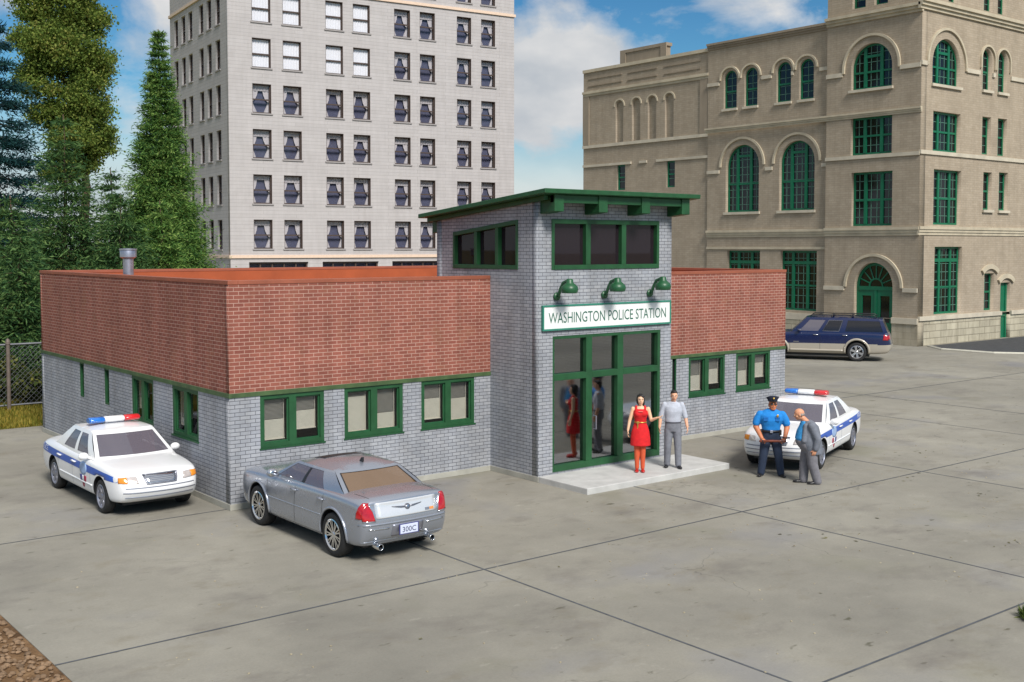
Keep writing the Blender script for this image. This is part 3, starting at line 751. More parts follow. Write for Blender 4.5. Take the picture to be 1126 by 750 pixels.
WHITEL = plain('white_lens', (.85, .86, .88), .2, var=.05, coat=.5)
STRIPE = plain('blue_stripe', S(44, 88, 178), .35, var=.05)
DECALW = plain('white_decal', (.8, .82, .85), .4, var=.02)
DECALL = plain('pale_blue_decal', S(150, 176, 214), .4, var=.04)
DECALR = plain('crimson_decal', S(150, 34, 66), .4, var=.1)
DECALB = plain('indigo_decal', S(64, 66, 130), .4, var=.05)

def curve_at(tab, x):
    xs = [p[0] for p in tab]; ys = [p[1] for p in tab]
    return float(np.interp(x, xs, ys))

def car_shell(sp):
    """lower body as a subdivided loft with wheel wells cut out; returns mesh"""
    st = sp['stations']; half = []
    V = []; F = []; ring = 22
    rows = []
    for (x, w, zb, zs, zt) in st:
        h = [(0, zb), (.45 * w, zb), (.80 * w, zb + .005), (.95 * w, zb + .035), (.985 * w, zb + .15), (1.0 * w, zb + .45 * (zs - zb)),
             (1.0 * w, zb + .74 * (zs - zb)), (.982 * w, zs - .045), (.93 * w, zs + .005), (.80 * w, zs + .6 * (zt - zs)), (.45 * w, zs + .93 * (zt - zs)), (0, zt)]
        rows.append((x, h))
    nst = len(rows)
    ends = {0: sp['rear_dx'], nst - 1: sp['front_dx']}     # per row x shift of the end rings
    bul = {0: -sp['rear_bulge'], nst - 1: sp['front_bulge']}
    us = [-1, -.56, 0, .56, 1]
    idx = {}
    for i, (x, h) in enumerate(rows):
        w = max(p[0] for p in h)
        for j, (y, z) in enumerate(h):
            for s in ((1,) if j in (0, 11) else (1, -1)):
                xx = x
                if i in ends:
                    u = min(1, y / (.8 * w)) if j in (0, 1, 2, 9, 10, 11) else 1
                    xx += ends[i][j] + bul[i] * (1 - u * u)
                idx[i, j, s] = len(V); V.append((xx, s * y, z))
    g = lambda i, j, s: idx[i, j, s if j not in (0, 11) else 1]
    for i in range(nst - 1):
        for j in range(11):
            for s in (1, -1): F.append((g(i, j, s), g(i + 1, j, s), g(i + 1, j + 1, s), g(i, j + 1, s)))
    for i in (0, nst - 1):
        x, h = rows[i]; cap = {}
        for j in range(2, 10):
            y, z = h[j]
            for c, u in enumerate(us):
                if c in (0, 4): cap[j, c] = g(i, j, -1 if c == 0 else 1)
                elif j == 2: cap[j, c] = g(i, 1 if c != 2 else 0, -1 if c == 1 else 1)
                elif j == 9: cap[j, c] = g(i, 10 if c != 2 else 11, -1 if c == 1 else 1)
                else:
                    cap[j, c] = len(V); V.append((x + ends[i][j] + bul[i] * (1 - u * u), u * y, z))
        for j in range(2, 9):
            for c in range(4): F.append((cap[j, c], cap[j, c + 1], cap[j + 1, c + 1], cap[j + 1, c]))
    me = bpy.data.meshes.new('shell'); me.from_pydata(V, [], F)
    bm = bmesh.new(); bm.from_mesh(me); bmesh.ops.recalc_face_normals(bm, faces=bm.faces); bm.to_mesh(me); bm.free()
    o = bpy.data.objects.new('shell', me); COL.objects.link(o)
    md = o.modifiers.new('s', 'SUBSURF'); md.levels = 3; md.render_levels = 3
    cm = MB(); w = sp['w']
    for ax in sp['axles']:
        for s in (1, -1): cm.lathe([(.001, 0), (sp['arch_r'], 0), (sp['arch_r'], .6), (.001, .6)], 40, (ax, s * (w + .12) - (.6 if s > 0 else 0) - (0.0 if s > 0 else 0), sp['wheel_r'] + sp.get('arch_dz', .01)), 'y')
    cme = cm.mesh(); c = bpy.data.objects.new('cut', cme); COL.objects.link(c)
    b = o.modifiers.new('b', 'BOOLEAN'); b.object = c; b.operation = 'DIFFERENCE'; b.solver = 'EXACT'
    out = eval_mesh(o); drop(o); drop(c)
    return out

def greenhouse(sp):
    """cabin: returns (paint MB, dict of window MBs). Sides from windscreen base to rear glass base."""
    G = sp['cabin']; xa, xb, xc, xd = G['xa'], G['xb'], G['xc'], G['xd']; wb_, wr = G['wb'], G['wr']; zb = G['zb']; zr = G['zr']; crown = G.get('crown', .05)
    bowf, bowr = G.get('bow_f', .1), G.get('bow_r', .06); wrear = G.get('wb_rear', wb_); wrr = G.get('wr_rear', wr)
    zbase = lambda x: zb + G.get('wedge', 0) * (xa - x)
    def front(u, v):
        b = Vector((xa + bowf * (1 - u * u), u * wb_, zbase(xa) - .02)); t = Vector((xb + bowf * .5 * (1 - u * u), u * wr, zr)); return b.lerp(t, v)
    def rear(u, v):
        b = Vector((xd - bowr * (1 - u * u), u * wrear, zbase(xd) - .02)); t = Vector((xc - bowr * .6 * (1 - u * u), u * wrr, zr - G.get('drop_r', 0))); return b.lerp(t, v)
    def side(f, v, s):
        b = Vector((xa + (xd - xa) * f, s * (wb_ + (wrear - wb_) * f + .035 * math.sin(PI * f)), 0)); b.z = zbase(b.x) - .02
        t = Vector((xb + (xc - xb) * f, s * (wr + (wrr - wr) * f + .02 * math.sin(PI * f)), zr - G.get('drop_r', 0) * f * f))
        p = b.lerp(t, v); p.y += s * .022 * math.sin(PI * min(v, 1)); return p
    vwin0, vwin1 = G.get('v0', .1), G.get('v1', .88)
    vrows = sorted(set([-.12, 0, vwin0 - .015, vwin0, (vwin0 * 2 + vwin1) / 3, (vwin0 + vwin1 * 2) / 3, vwin1, vwin1 + .02, 1.0]))
    paint = MB(); wins = {}
    def grid(fn, cols, rows, classify):
        for a, b in zip(cols, cols[1:]):
            for c, d in zip(rows, rows[1:]):
                q = [fn(a, c), fn(b, c), fn(b, d), fn(a, d)]
                k = classify((a + b) / 2, (c + d) / 2)
                if k is None: paint.add(q, [(0, 1, 2, 3)], 0)
                elif k == 'trim': paint.add(q, [(0, 1, 2, 3)], 1)
                else:
                    ctr = sum(q, Vector()) / 4
                    wins.setdefault(k, MB()).add([p + (Vector((G['mid'], 0, p.z)) - p).normalized() * .008 for p in q], [(0, 1, 2, 3)])
    eps = .02
    ul = G.get('u_ws', .9)
    cols = sorted(set([-1, -ul - eps, -ul, -ul * .66, -ul * .33, 0, ul * .33, ul * .66, ul, ul + eps, 1]))
    def cf(u, v):
        if abs(u) < ul and vwin0 < v < vwin1 + (.03 if G.get('ws_high') else 0): return 'windshield'
        if abs(u) < ul + eps and vwin0 - .02 < v < vwin1 + .021 and G.get('ws_trim', True): return 'trim'
    grid(front, cols, vrows, cf)
    ur = G.get('u_rw', .86); cols = sorted(set([-1, -ur - eps * 1.6, -ur, -ur * .66, -ur * .33, 0, ur * .33, ur * .66, ur, ur + eps * 1.6, 1]))
    def cr(u, v):
        if abs(u) < ur and vwin0 < v < vwin1: return 'rear_window'
        if abs(u) < ur + eps * 1.6 and vwin0 - .02 < v < vwin1 + .021: return 'trim'
    grid(rear, cols, vrows, cr)
    sw = G['side']      # list of (f0,f1)
    fs = {0, 1, .5}
    for a, b in sw: fs |= {a, b, (2 * a + b) / 3, (a + 2 * b) / 3}
    for a, b in G.get('trims', []): fs |= {a, b}
    fs = sorted(fs)
    for s in (1, -1):
        def cs(f, v, s=s):
            for i, (a, b) in enumerate(sw):
                if a < f < b and vwin0 < v < vwin1: return ('side_window', i, s)
            for a, b in G.get('trims', []):
                if a < f < b and vwin0 < v < vwin1: return 'trim'
        grid(lambda f, v: side(f, v, s), fs, vrows, cs)
    # roof cap
    ncol = 8; nr = 12
    L = [[None] * (ncol + 1) for _ in range(nr + 1)]
    for i in range(nr + 1):
        f = i / nr
        for j in range(ncol + 1):
            u = -1 + 2 * j / ncol
            pl = side(f, 1, 1); pr = side(f, 1, -1)
            y = u * pl.y; x = pl.x
            bow = (bowf * .5 * (1 - f) - bowr * .6 * f) * (1 - u * u)
            e = (1 - abs(u) ** 3.2) ; e2 = 1 - abs(2 * f - 1) ** 2.6
            zz = pl.z + crown * e * e2 
            if i in (0, nr): zz = pl.z
            L[i][j] = Vector((x + bow, y, zz))
    vs = [p for r in L for p in r]
    paint.add(vs, [(i * (ncol + 1) + j, i * (ncol + 1) + j + 1, (i + 1) * (ncol + 1) + j + 1, (i + 1) * (ncol + 1) + j) for i in range(nr) for j in range(ncol)], 0)
    return paint, wins, side, front, rear

class Surf:
    def __init__(s, me):
        s.vs = [v.co.copy() for v in me.vertices]; s.bvh = BVHTree.FromPolygons(s.vs, [tuple(p.vertices) for p in me.polygons])
    def cast(s, axis, side, a, b):
        if axis == 'y': o, d = Vector((a, side * 4, b)), Vector((0, -side, 0))
        elif axis == 'x': o, d = Vector((side * 8, a, b)), Vector((-side, 0, 0))
        else: o, d = Vector((a, b, 6)), Vector((0, 0, -1))
        h, n, _, _ = s.bvh.ray_cast(o, d)
        if h is None:
            ray_pt = o + d * (4 - .9 if axis == 'y' else 6)
            h, n, _, _ = s.bvh.find_nearest(ray_pt)
        if n.dot(d) > 0: n = -n
        return h, n
    def patch(s, mb, axis, side, poly, off=.006, rings=4, m=0, skirt=.012, dens=.05):
        pts = []
        for (a, b), (c, d) in zip(poly, poly[1:] + poly[:1]):
            k = max(1, int(math.hypot(c - a, d - b) / dens))
            pts += [(a + (c - a) * i / k, b + (d - b) * i / k) for i in range(k)]
        ca = sum(p[0] for p in pts) / len(pts); cb = sum(p[1] for p in pts) / len(pts)
        vs = []; n = len(pts)
        h, nn = s.cast(axis, side, ca, cb); vs.append(h + nn * off)
        for r in range(1, rings + 1):
            k = r / rings
            for a, b in pts:
                h, nn = s.cast(axis, side, ca + (a - ca) * k, cb + (b - cb) * k); vs.append(h + nn * off)
        for i in range(n):
            h, nn = s.cast(axis, side, *pts[i]); vs.append(h - nn * skirt)
        fs = [(0, 1 + i, 1 + (i + 1) % n) for i in range(n)]
        for r in range(rings):
            k0 = 1 + r * n; k1 = k0 + n
            fs += [(k0 + i, k1 + i, k1 + (i + 1) % n, k0 + (i + 1) % n) for i in range(n)]
        mb.add(vs, fs, m)
    def line(s, mb, axis, side, pts, r=.006, off=0.0, m=0, dens=.06):
        out = []
        for (a, b), (c, d) in zip(pts, pts[1:]):
            k = max(1, int(math.hypot(c - a, d - b) / dens))
            out += [(a + (c - a) * i / k, b + (d - b) * i / k) for i in range(k)]
        out.append(pts[-1])
        P = []
        for a, b in out:
            h, nn = s.cast(axis, side, a, b); P.append(h + nn * off)
        mb.tube(P, r, 6, m)
    def flat(s, me, axis, side, place, off=.004):
        """drape a flat text mesh: place(x,y)->(a,b)"""
        for v in me.vertices:
            h, nn = s.cast(axis, side, *place(v.co.x, v.co.y)); v.co = h + nn * off
        return me
def oval(c, d, rx, rz, n=20): return [(c + rx * math.cos(2 * PI * i / n), d + rz * math.sin(2 * PI * i / n)) for i in range(n)]
def rrect(a0, a1, b0, b1, r, n=4):
    out = []
    for cx, cy, s in ((a1 - r, b1 - r, 0), (a0 + r, b1 - r, 1), (a0 + r, b0 + r, 2), (a1 - r, b0 + r, 3)):
        for i in range(n + 1):
            t = PI / 2 * (s + i / n); out.append((cx + r * math.cos(t), cy + r * math.sin(t)))
    return out

def wheel_meshes(R, wd, rim_r, spokes, style, mats_rim):
    """tyre and rim meshes with the outer face towards +y"""
    t = MB(); t.lathe([(rim_r, -wd / 2), (rim_r + .02, -wd / 2), (R - .035, -wd / 2), (R - .008, -wd / 2 + .02), (R, -wd / 2 + .05), (R, wd / 2 - .05), (R - .008, wd / 2 - .02), (R - .035, wd / 2), (rim_r + .02, wd / 2), (rim_r, wd / 2 - .01), (rim_r - .005, 0)], 44, ax='y', closed=True)
    tm = t.mesh('tyre'); smooth_by_angle(tm, 50)
    r = MB(); y = wd / 2
    r.lathe([(rim_r + .006, y - .002), (rim_r - .012, y + .004), (rim_r - .03, y - .02), (rim_r - .035, y - .09), (rim_r - .05, y - .1), (.001, y - .1)], 44, ax='y', m=0, cap0=False)
    r.lathe([(.001, y - .015), (.035, y - .012), (.055, y - .025), (.06, y - .1)], 20, ax='y', m=0)
    hub = .05; ro = rim_r - .02
    for i in range(spokes):
        a = 2 * PI * i / spokes
        def arm(a0, a1, w0, w1, m=0):
            c0, s0, c1, s1 = math.cos(a0), math.sin(a0), math.cos(a1), math.sin(a1)
            P0 = Vector((c0 * hub, 0, s0 * hub)); P1 = Vector((c1 * ro, 0, s1 * ro)); t_ = (P1 - P0).normalized(); sd = Vector((-t_.z, 0, t_.x))
            f0, f1 = y - .022, y - .012
            vs = []
            for P, w, f in ((P0, w0, f0), ((P0 + P1) / 2, (w0 + w1) / 2 * .85, f0 + .006), (P1, w1, f1)):
                for k in (-1, 1): vs += [Vector((P.x + sd.x * w * k, f, P.z + sd.z * w * k)), Vector((P.x + sd.x * w * 1.2 * k, f - .05, P.z + sd.z * w * 1.2 * k))]
            fs = []
            for k in (0, 4): fs += [(k, k + 2, k + 6, k + 4), (k, k + 4, k + 5, k + 1), (k + 2, k + 3, k + 7, k + 6)]
            r.add(vs, fs, m)
        if style == 'twin':
            arm(a - .05, a - .13, .014, .012); arm(a + .05, a + .13, .014, .012)
        else: arm(a, a, .04, .055)
    rm = r.mesh('rim'); rm.polygons.foreach_set('material_index', [0] * len(rm.polygons))
    bm = bmesh.new(); bm.from_mesh(rm)
    for f in bm.faces:
        if all(abs(v.co.y - (y - .1)) < .012 for v in f.verts): f.material_index = 1
    bm.to_mesh(rm); bm.free()
    return tm, rm

def make_car(sp, root, paint, glass_mat, rear_glass=None):
    me = car_shell(sp); G = sp['cabin']
    # colour the shell: wheel wells and the cabin floor are dark
    me.materials.clear()
    for mt in (paint, TRIM, CABIN, sp.get('lower', paint)): me.materials.append(mt)
    rr = sp['arch_r']; zc = sp['wheel_r'] + sp.get('arch_dz', .01)
    for p in me.polygons:
        c = p.center; k = 0
        for ax in sp['axles']:
            d = math.hypot(c.x - ax, c.z - zc)
            if d < rr + .004 and abs(c.y) < sp['w'] - .03 and (abs(p.normal.y) > .9 or abs(d - rr) < .012) and c.z > .1:
                if d < rr - .01 or abs(p.normal.y) < .3: k = 1
        if c.z < sp['zb'] + .03 and abs(p.normal.z) > .6: k = 1
        if p.normal.z > .4 and G['xd'] + .12 < c.x < G['xa'] - .12 and abs(c.y) < G['wb'] - .06: k = 2
        if k == 0 and sp.get('split') and c.z < sp['split']: k = 3
        p.material_index = k
    smooth_by_angle(me, 40)
    pm, wins, side, front, rear = greenhouse(sp)
    gm = pm.mesh('gh')
    smooth_by_angle(gm, 32)
    body = link('body', me, [paint, TRIM, CABIN, sp.get('lower', paint)], root)
    for i, p in enumerate(me.polygons): pass
    cab = link('cabin_shell', gm, [sp.get('roof', paint), TRIM], root)
    for k, w in wins.items():
        nm = k if isinstance(k, str) else 'side_window'
        gmat = (rear_glass or glass_mat) if k == 'rear_window' else glass_mat
        if isinstance(k, tuple) and sp.get('dark_rear') and k[1] >= sp['dark_rear']: gmat = SUVGLASS
        wm = w.mesh(nm)
        if sum((p.center - Vector((G['mid'], 0, G['zb'] + .1))).dot(p.normal) * p.area for p in wm.polygons) < 0: wm.flip_normals()
        for p in wm.polygons: p.use_smooth = True
        link(nm, wm, gmat, cab)
    # seats, dashboard and wheel
    zb = G['zb']; hc = (G['zr'] - zb) / .44; seatx = (G['xa'] + G['xd']) / 2 + .12
    sm = sp.get('seat_mat', CABIN)
    for s in (1, -1):
        m = MB(); m.prism([(seatx - .1, zb - .25), (seatx + .08, zb - .25), (seatx - .03, zb + .2 * hc), (seatx - .13, zb + .2 * hc)], s * .36 - .23, s * .36 + .23, sw=lambda a, b, c: (a, c, b))
        m.box(seatx - .16, seatx - .06, s * .36 - .12, s * .36 + .12, zb + .22 * hc, zb + .345 * hc); m.build('seat', sm, cab, bevel=.03)
    m = MB(); x = G['xd'] + .42; m.prism([(x - .1, zb - .2), (x + .1, zb - .2), (x, zb + .1), (x - .12, zb + .1)], -.6, .6, sw=lambda a, b, c: (a, c, b)); m.build('rear_seat', sp.get('rear_seat_mat', sm), cab, bevel=.04)
    m = MB(); x = G['xa'] - .32; m.prism([(x - .12, zb - .05), (x + .3, zb - .05), (x + .25, zb + .05), (x - .08, zb + .08)], -.62, .62, sw=lambda a, b, c: (a, c, b)); m.build('dashboard', TRIM, cab, bevel=.02)
    m = MB(); n = 20; m.tube([(x - .25 - .05 * math.sin(2 * PI * i / n), .36 + .17 * math.cos(2 * PI * i / n), zb + .06 + .15 * math.sin(2 * PI * i / n)) for i in range(n)], .014, 6, closed=True); m.build('steering_wheel', TRIM, cab, smooth=True)
    # wheels
    tm, rm = wheel_meshes(sp['wheel_r'], sp['tyre_w'], sp['rim_r'], sp['spokes'], sp.get('spoke_style', 'bold'), None)
    for ax in sp['axles']:
        for s in (1, -1):
            t = link('wheel', tm, TYRE, root) if not tm.users else link('wheel', tm.copy(), TYRE, root)
            t.location = (ax, s * (sp['track'] - sp['tyre_w'] / 2), sp['wheel_r']); t.rotation_euler = (0, random.uniform(0, 6), 0 if s > 0 else PI)
            r = link('rim', rm if not rm.users else rm.copy(), [sp.get('rim_mat', ALLOY), TRIM], t)
            for p, q in zip(r.data.polygons, rm.polygons): p.material_index = q.material_index
    # underbody so that no light passes under the sills
    m = MB(); m.box(sp['axles'][0] - .5, sp['axles'][1] + .5, -sp['w'] + .28, sp['w'] - .28, .2, sp['zb'] + .05); m.build('underbody', TRIM, root)
    both = bpy.data.meshes.new('tmp'); bm = bmesh.new(); bm.from_mesh(me); bm.from_mesh(gm); bm.to_mesh(both); bm.free()
    sp['rear_fn'] = rear
    return body, cab, Surf(me), Surf(both), side
def mirror_part(parent, x, y, z, mat, cap=None):
    for s in (1, -1):
        m = MB(); m.ell((x, s * y, z), (.07, .1, .075), 16, 10); m.tube([(x + .02, s * (y - .14), z - .05), (x, s * (y - .05), z - .02)], [.03, .025], 8)
        o = m.build('wing_mirror', mat, parent, smooth=True)
        f = MB(); f.ell((x - .055, s * y, z), (.02, .085, .06), 14, 8); f.build('mirror_glass', CHROME, o, smooth=True)
def handles(surf, parent, xs, z, mat, L=.1):
    for x in xs:
        for s in (1, -1):
            m = MB()
            h0, n0 = surf.cast('y', s, x - L, z); h1, n1 = surf.cast('y', s, x + L, z)
            m.tube([h0 + n0 * .004, h0 + n0 * .028, h1 + n1 * .028, h1 + n1 * .004], [.016, .017, .017, .016], 8); m.build('door_handle', mat, parent, smooth=True)

# ---- police sedan
def police_car(loc, rotz, label):
    root = thing('police_car', label, 'police car', loc, rotz, 'police cars parked by the station')
    R = .325; f, r = 1.43, -1.43
    st = [(-2.56, .68, .36, .82, .88), (-2.46, .78, .29, .88, .97), (-2.16, .85, .255, .915, 1.02), (-1.43, .88, .24, .93, 1.03), (-.7, .885, .24, .94, 1.01), (.2, .885, .24, .935, .99), (.85, .88, .24, .92, .985), (1.43, .87, .24, .895, .955), (1.9, .845, .25, .85, .905), (2.14, .78, .28, .81, .855), (2.22, .68, .32, .76, .80)]
    z12 = [0] * 12
    sp = dict(stations=st, w=.885, zb=.24, axles=(r, f), wheel_r=R, tyre_w=.2, track=.85, rim_r=.225, spokes=6, arch_r=.385,
              rear_dx=[.08, .08, .06, .02, -.03, -.06, -.03, 0, .02, .06, .06, .06], front_dx=[-.06, -.06, -.05, .0, .06, .075, .04, .0, -.03, -.07, -.07, -.07],
              rear_bulge=.07, front_bulge=.11, rim_mat=ALLOYG,
              cabin=dict(xa=.98, xb=.28, xc=-.86, xd=-1.62, wb=.79, wr=.61, wb_rear=.75, wr_rear=.58, zb=.97, zr=1.41, mid=-.3, crown=.055, bow_f=.16, bow_r=.08, side=[(.14, .40), (.475, .77)], u_ws=.9, u_rw=.86, v0=.1, v1=.86, ws_trim=False))
    body, cab, S1, S2, side = make_car(sp, root, WHITEP, CARGLASS)
    bottom = [(-2.52, .74), (-1.4, .715), (.3, .70), (1.1, .69), (1.8, .685), (2.2, .68)]
    topp = [(2.24, .755), (1.8, .80), (1.1, .825), (.3, .835), (-1.4, .86), (-2.52, .88)]
    for s in (1, -1):
        n = 40; vs = []
        for i in range(n + 1):
            x = -2.52 + i / n * 4.62
            z0 = curve_at(bottom, x); z1 = curve_at(topp[::-1], x)
            for k in range(4):
                h, nn = S1.cast('y', s, x + (.12 * k / 3 if i == n else 0), z0 + (z1 - z0) * k / 3); vs.append(h + nn * .004)
        m = MB(); m.add(vs, [(i * 4 + k, (i + 1) * 4 + k, (i + 1) * 4 + k + 1, i * 4 + k + 1) for i in range(n) for k in range(3)])
        o = m.build('side_stripe', STRIPE, body, smooth=True)
        for txt, x0, wd, ht in (('POLICE', -2.42, .62, .10),):
            tm = text_mesh(txt, wd, ht); zz = lambda x: curve_at(bottom, x) + .035
            place = (lambda x, y: (x0 + x, zz(x0 + x) + y)) if s < 0 else (lambda x, y: (x0 + wd - x, zz(x0 + wd - x) + y))
            link('lettering', S1.flat(tm, 'y', s, place, .008), DECALW, o)
        bx = .52
        m = MB(); S1.patch(m, 'y', s, oval(bx, .74, .2, .13), .008, 3, 0); b = m.build('badge', DECALL, body, smooth=True)
        m = MB(); S1.patch(m, 'y', s, [(bx - .18, .6), (bx - .04, .6), (bx - .05, .47), (bx - .16, .48)], .008, 2, 0); S1.patch(m, 'y', s, [(bx + .04, .6), (bx + .18, .6), (bx + .16, .48), (bx + .05, .47)], .008, 2, 1)
        S1.patch(m, 'y', s, [(bx - .06, .45), (bx + .06, .45), (bx + .03, .37), (bx - .03, .37)], .008, 2, 1); S1.patch(m, 'y', s, [(bx - .038, .6), (bx + .038, .6), (bx + .04, .5), (bx - .04, .5)], .009, 2, 2)
        m.build('shield', [DECALB, DECALR, DECALW], body, smooth=True)
    # seams and rubbing strips
    m = MB()
    for s in (1, -1):
        for x, zt in ((.92, .86), (-.13, .9), (-1.05, .86)): S1.line(m, 'y', s, [(x, .30), (x - .02, zt)], .004, -.001)
        S1.line(m, 'y', s, [(.98, .3), (-1.02, .3)], .004, -.001)
    m.build('door_seam', ALLOYG, body)
    for s in (1, -1):
        m = MB(); S1.line(m, 'y', s, [(1.0, .47), (-1.0, .48)], .018, 0); m.build('rubbing_strip', WHITEP, body, smooth=True)
    handles(S1, body, (-.02, -.95), .80, WHITEP)
    mirror_part(body, .70, .93, 1.0, WHITEP)
    # front
    for s in (1, -1):
        m = MB(); S1.patch(m, 'x', 1, [(s * .43, .655), (s * .615, .665), (s * .615, .775), (s * .45, .765)], .012, 4); h = m.build('headlight', LAMP, body, smooth=True)
        m = MB(); S1.patch(m, 'x', 1, [(s * .62, .665), (s * .76, .675), (s * .75, .77), (s * .62, .775)], .012, 4); m.build('turn_signal', AMBER, body, smooth=True)
    m = MB(); S1.patch(m, 'x', 1, [(-.34, .79), (.34, .79), (.29, .64), (-.29, .64)], .012, 4); g = m.build('grille', CHROME, body, smooth=True)
    m = MB()
    for z in (.672, .70, .73, .757): S1.line(m, 'x', 1, [(-.29, z), (.29, z)], .007, .014)
    m.build('grille_bar', ALLOYG, g)
    m = MB(); S1.line(m, 'x', 1, [(-.33, .795), (.33, .795), (.28, .635), (-.28, .635), (-.33, .795)], .012, .012); m.build('grille_frame', ALLOYG, g, smooth=True)
    m = MB()
    for z, e in ((.575, .66), (.49, .70), (.40, .66)): S1.line(m, 'x', 1, [(-e, z), (e, z)], .012, -.002)
    m.build('bumper_groove', ALLOYG, body)
    # rear
    for s in (1, -1):
        m = MB(); S1.patch(m, 'x', -1, [(s * .28, .66), (s * .66, .66), (s * .64, .8), (s * .28, .8)], .01, 4); m.build('tail_light', RED, body, smooth=True)
    # beacon bar on the roof
    zt = 1.475; bar = MB(); bar.box(-.29, -.19, -.2, .2, zt - .03, zt + .03)
    lb = bar.build('light_bar', ALLOYG, cab)
    for y0, y1, mt in ((-.52, -.205, BLUEL), (-.2, .2, WHITEL), (.205, .52, REDL)):
        m = MB(); n = 12
        y0_, y1_ = y0, y1
        prof = [(-.24 + .13 * math.cos(2 * PI * i / 20), .062 * math.sin(2 * PI * i / 20)) for i in range(20)]
        ys = [y0_, y0_ + .025, y1_ - .025, y1_]; sc = [.82, 1, 1, .82]
        vs = [(-.24 + (px + .24) * s_, yy, zt + .07 + pz * s_) for yy, s_ in zip(ys, sc) for px, pz in prof]
        m.add(vs, [(i * 20 + j, i * 20 + (j + 1) % 20, (i + 1) * 20 + (j + 1) % 20, (i + 1) * 20 + j) for i in range(3) for j in range(20)] + [tuple(range(20)), tuple(range(60, 80))])
        bo = m.build("beacon", mt, lb); smooth_by_angle(bo.data, 40)
    return root
police_car((-1.17, 2.81, 0), -PI / 2, 'white police car with a blue side stripe parked alongside the grey brick wall')
police_car((13.42, -3.32, 0), math.radians(200.8), 'white police car parked behind the policeman, red and blue lights on its roof')

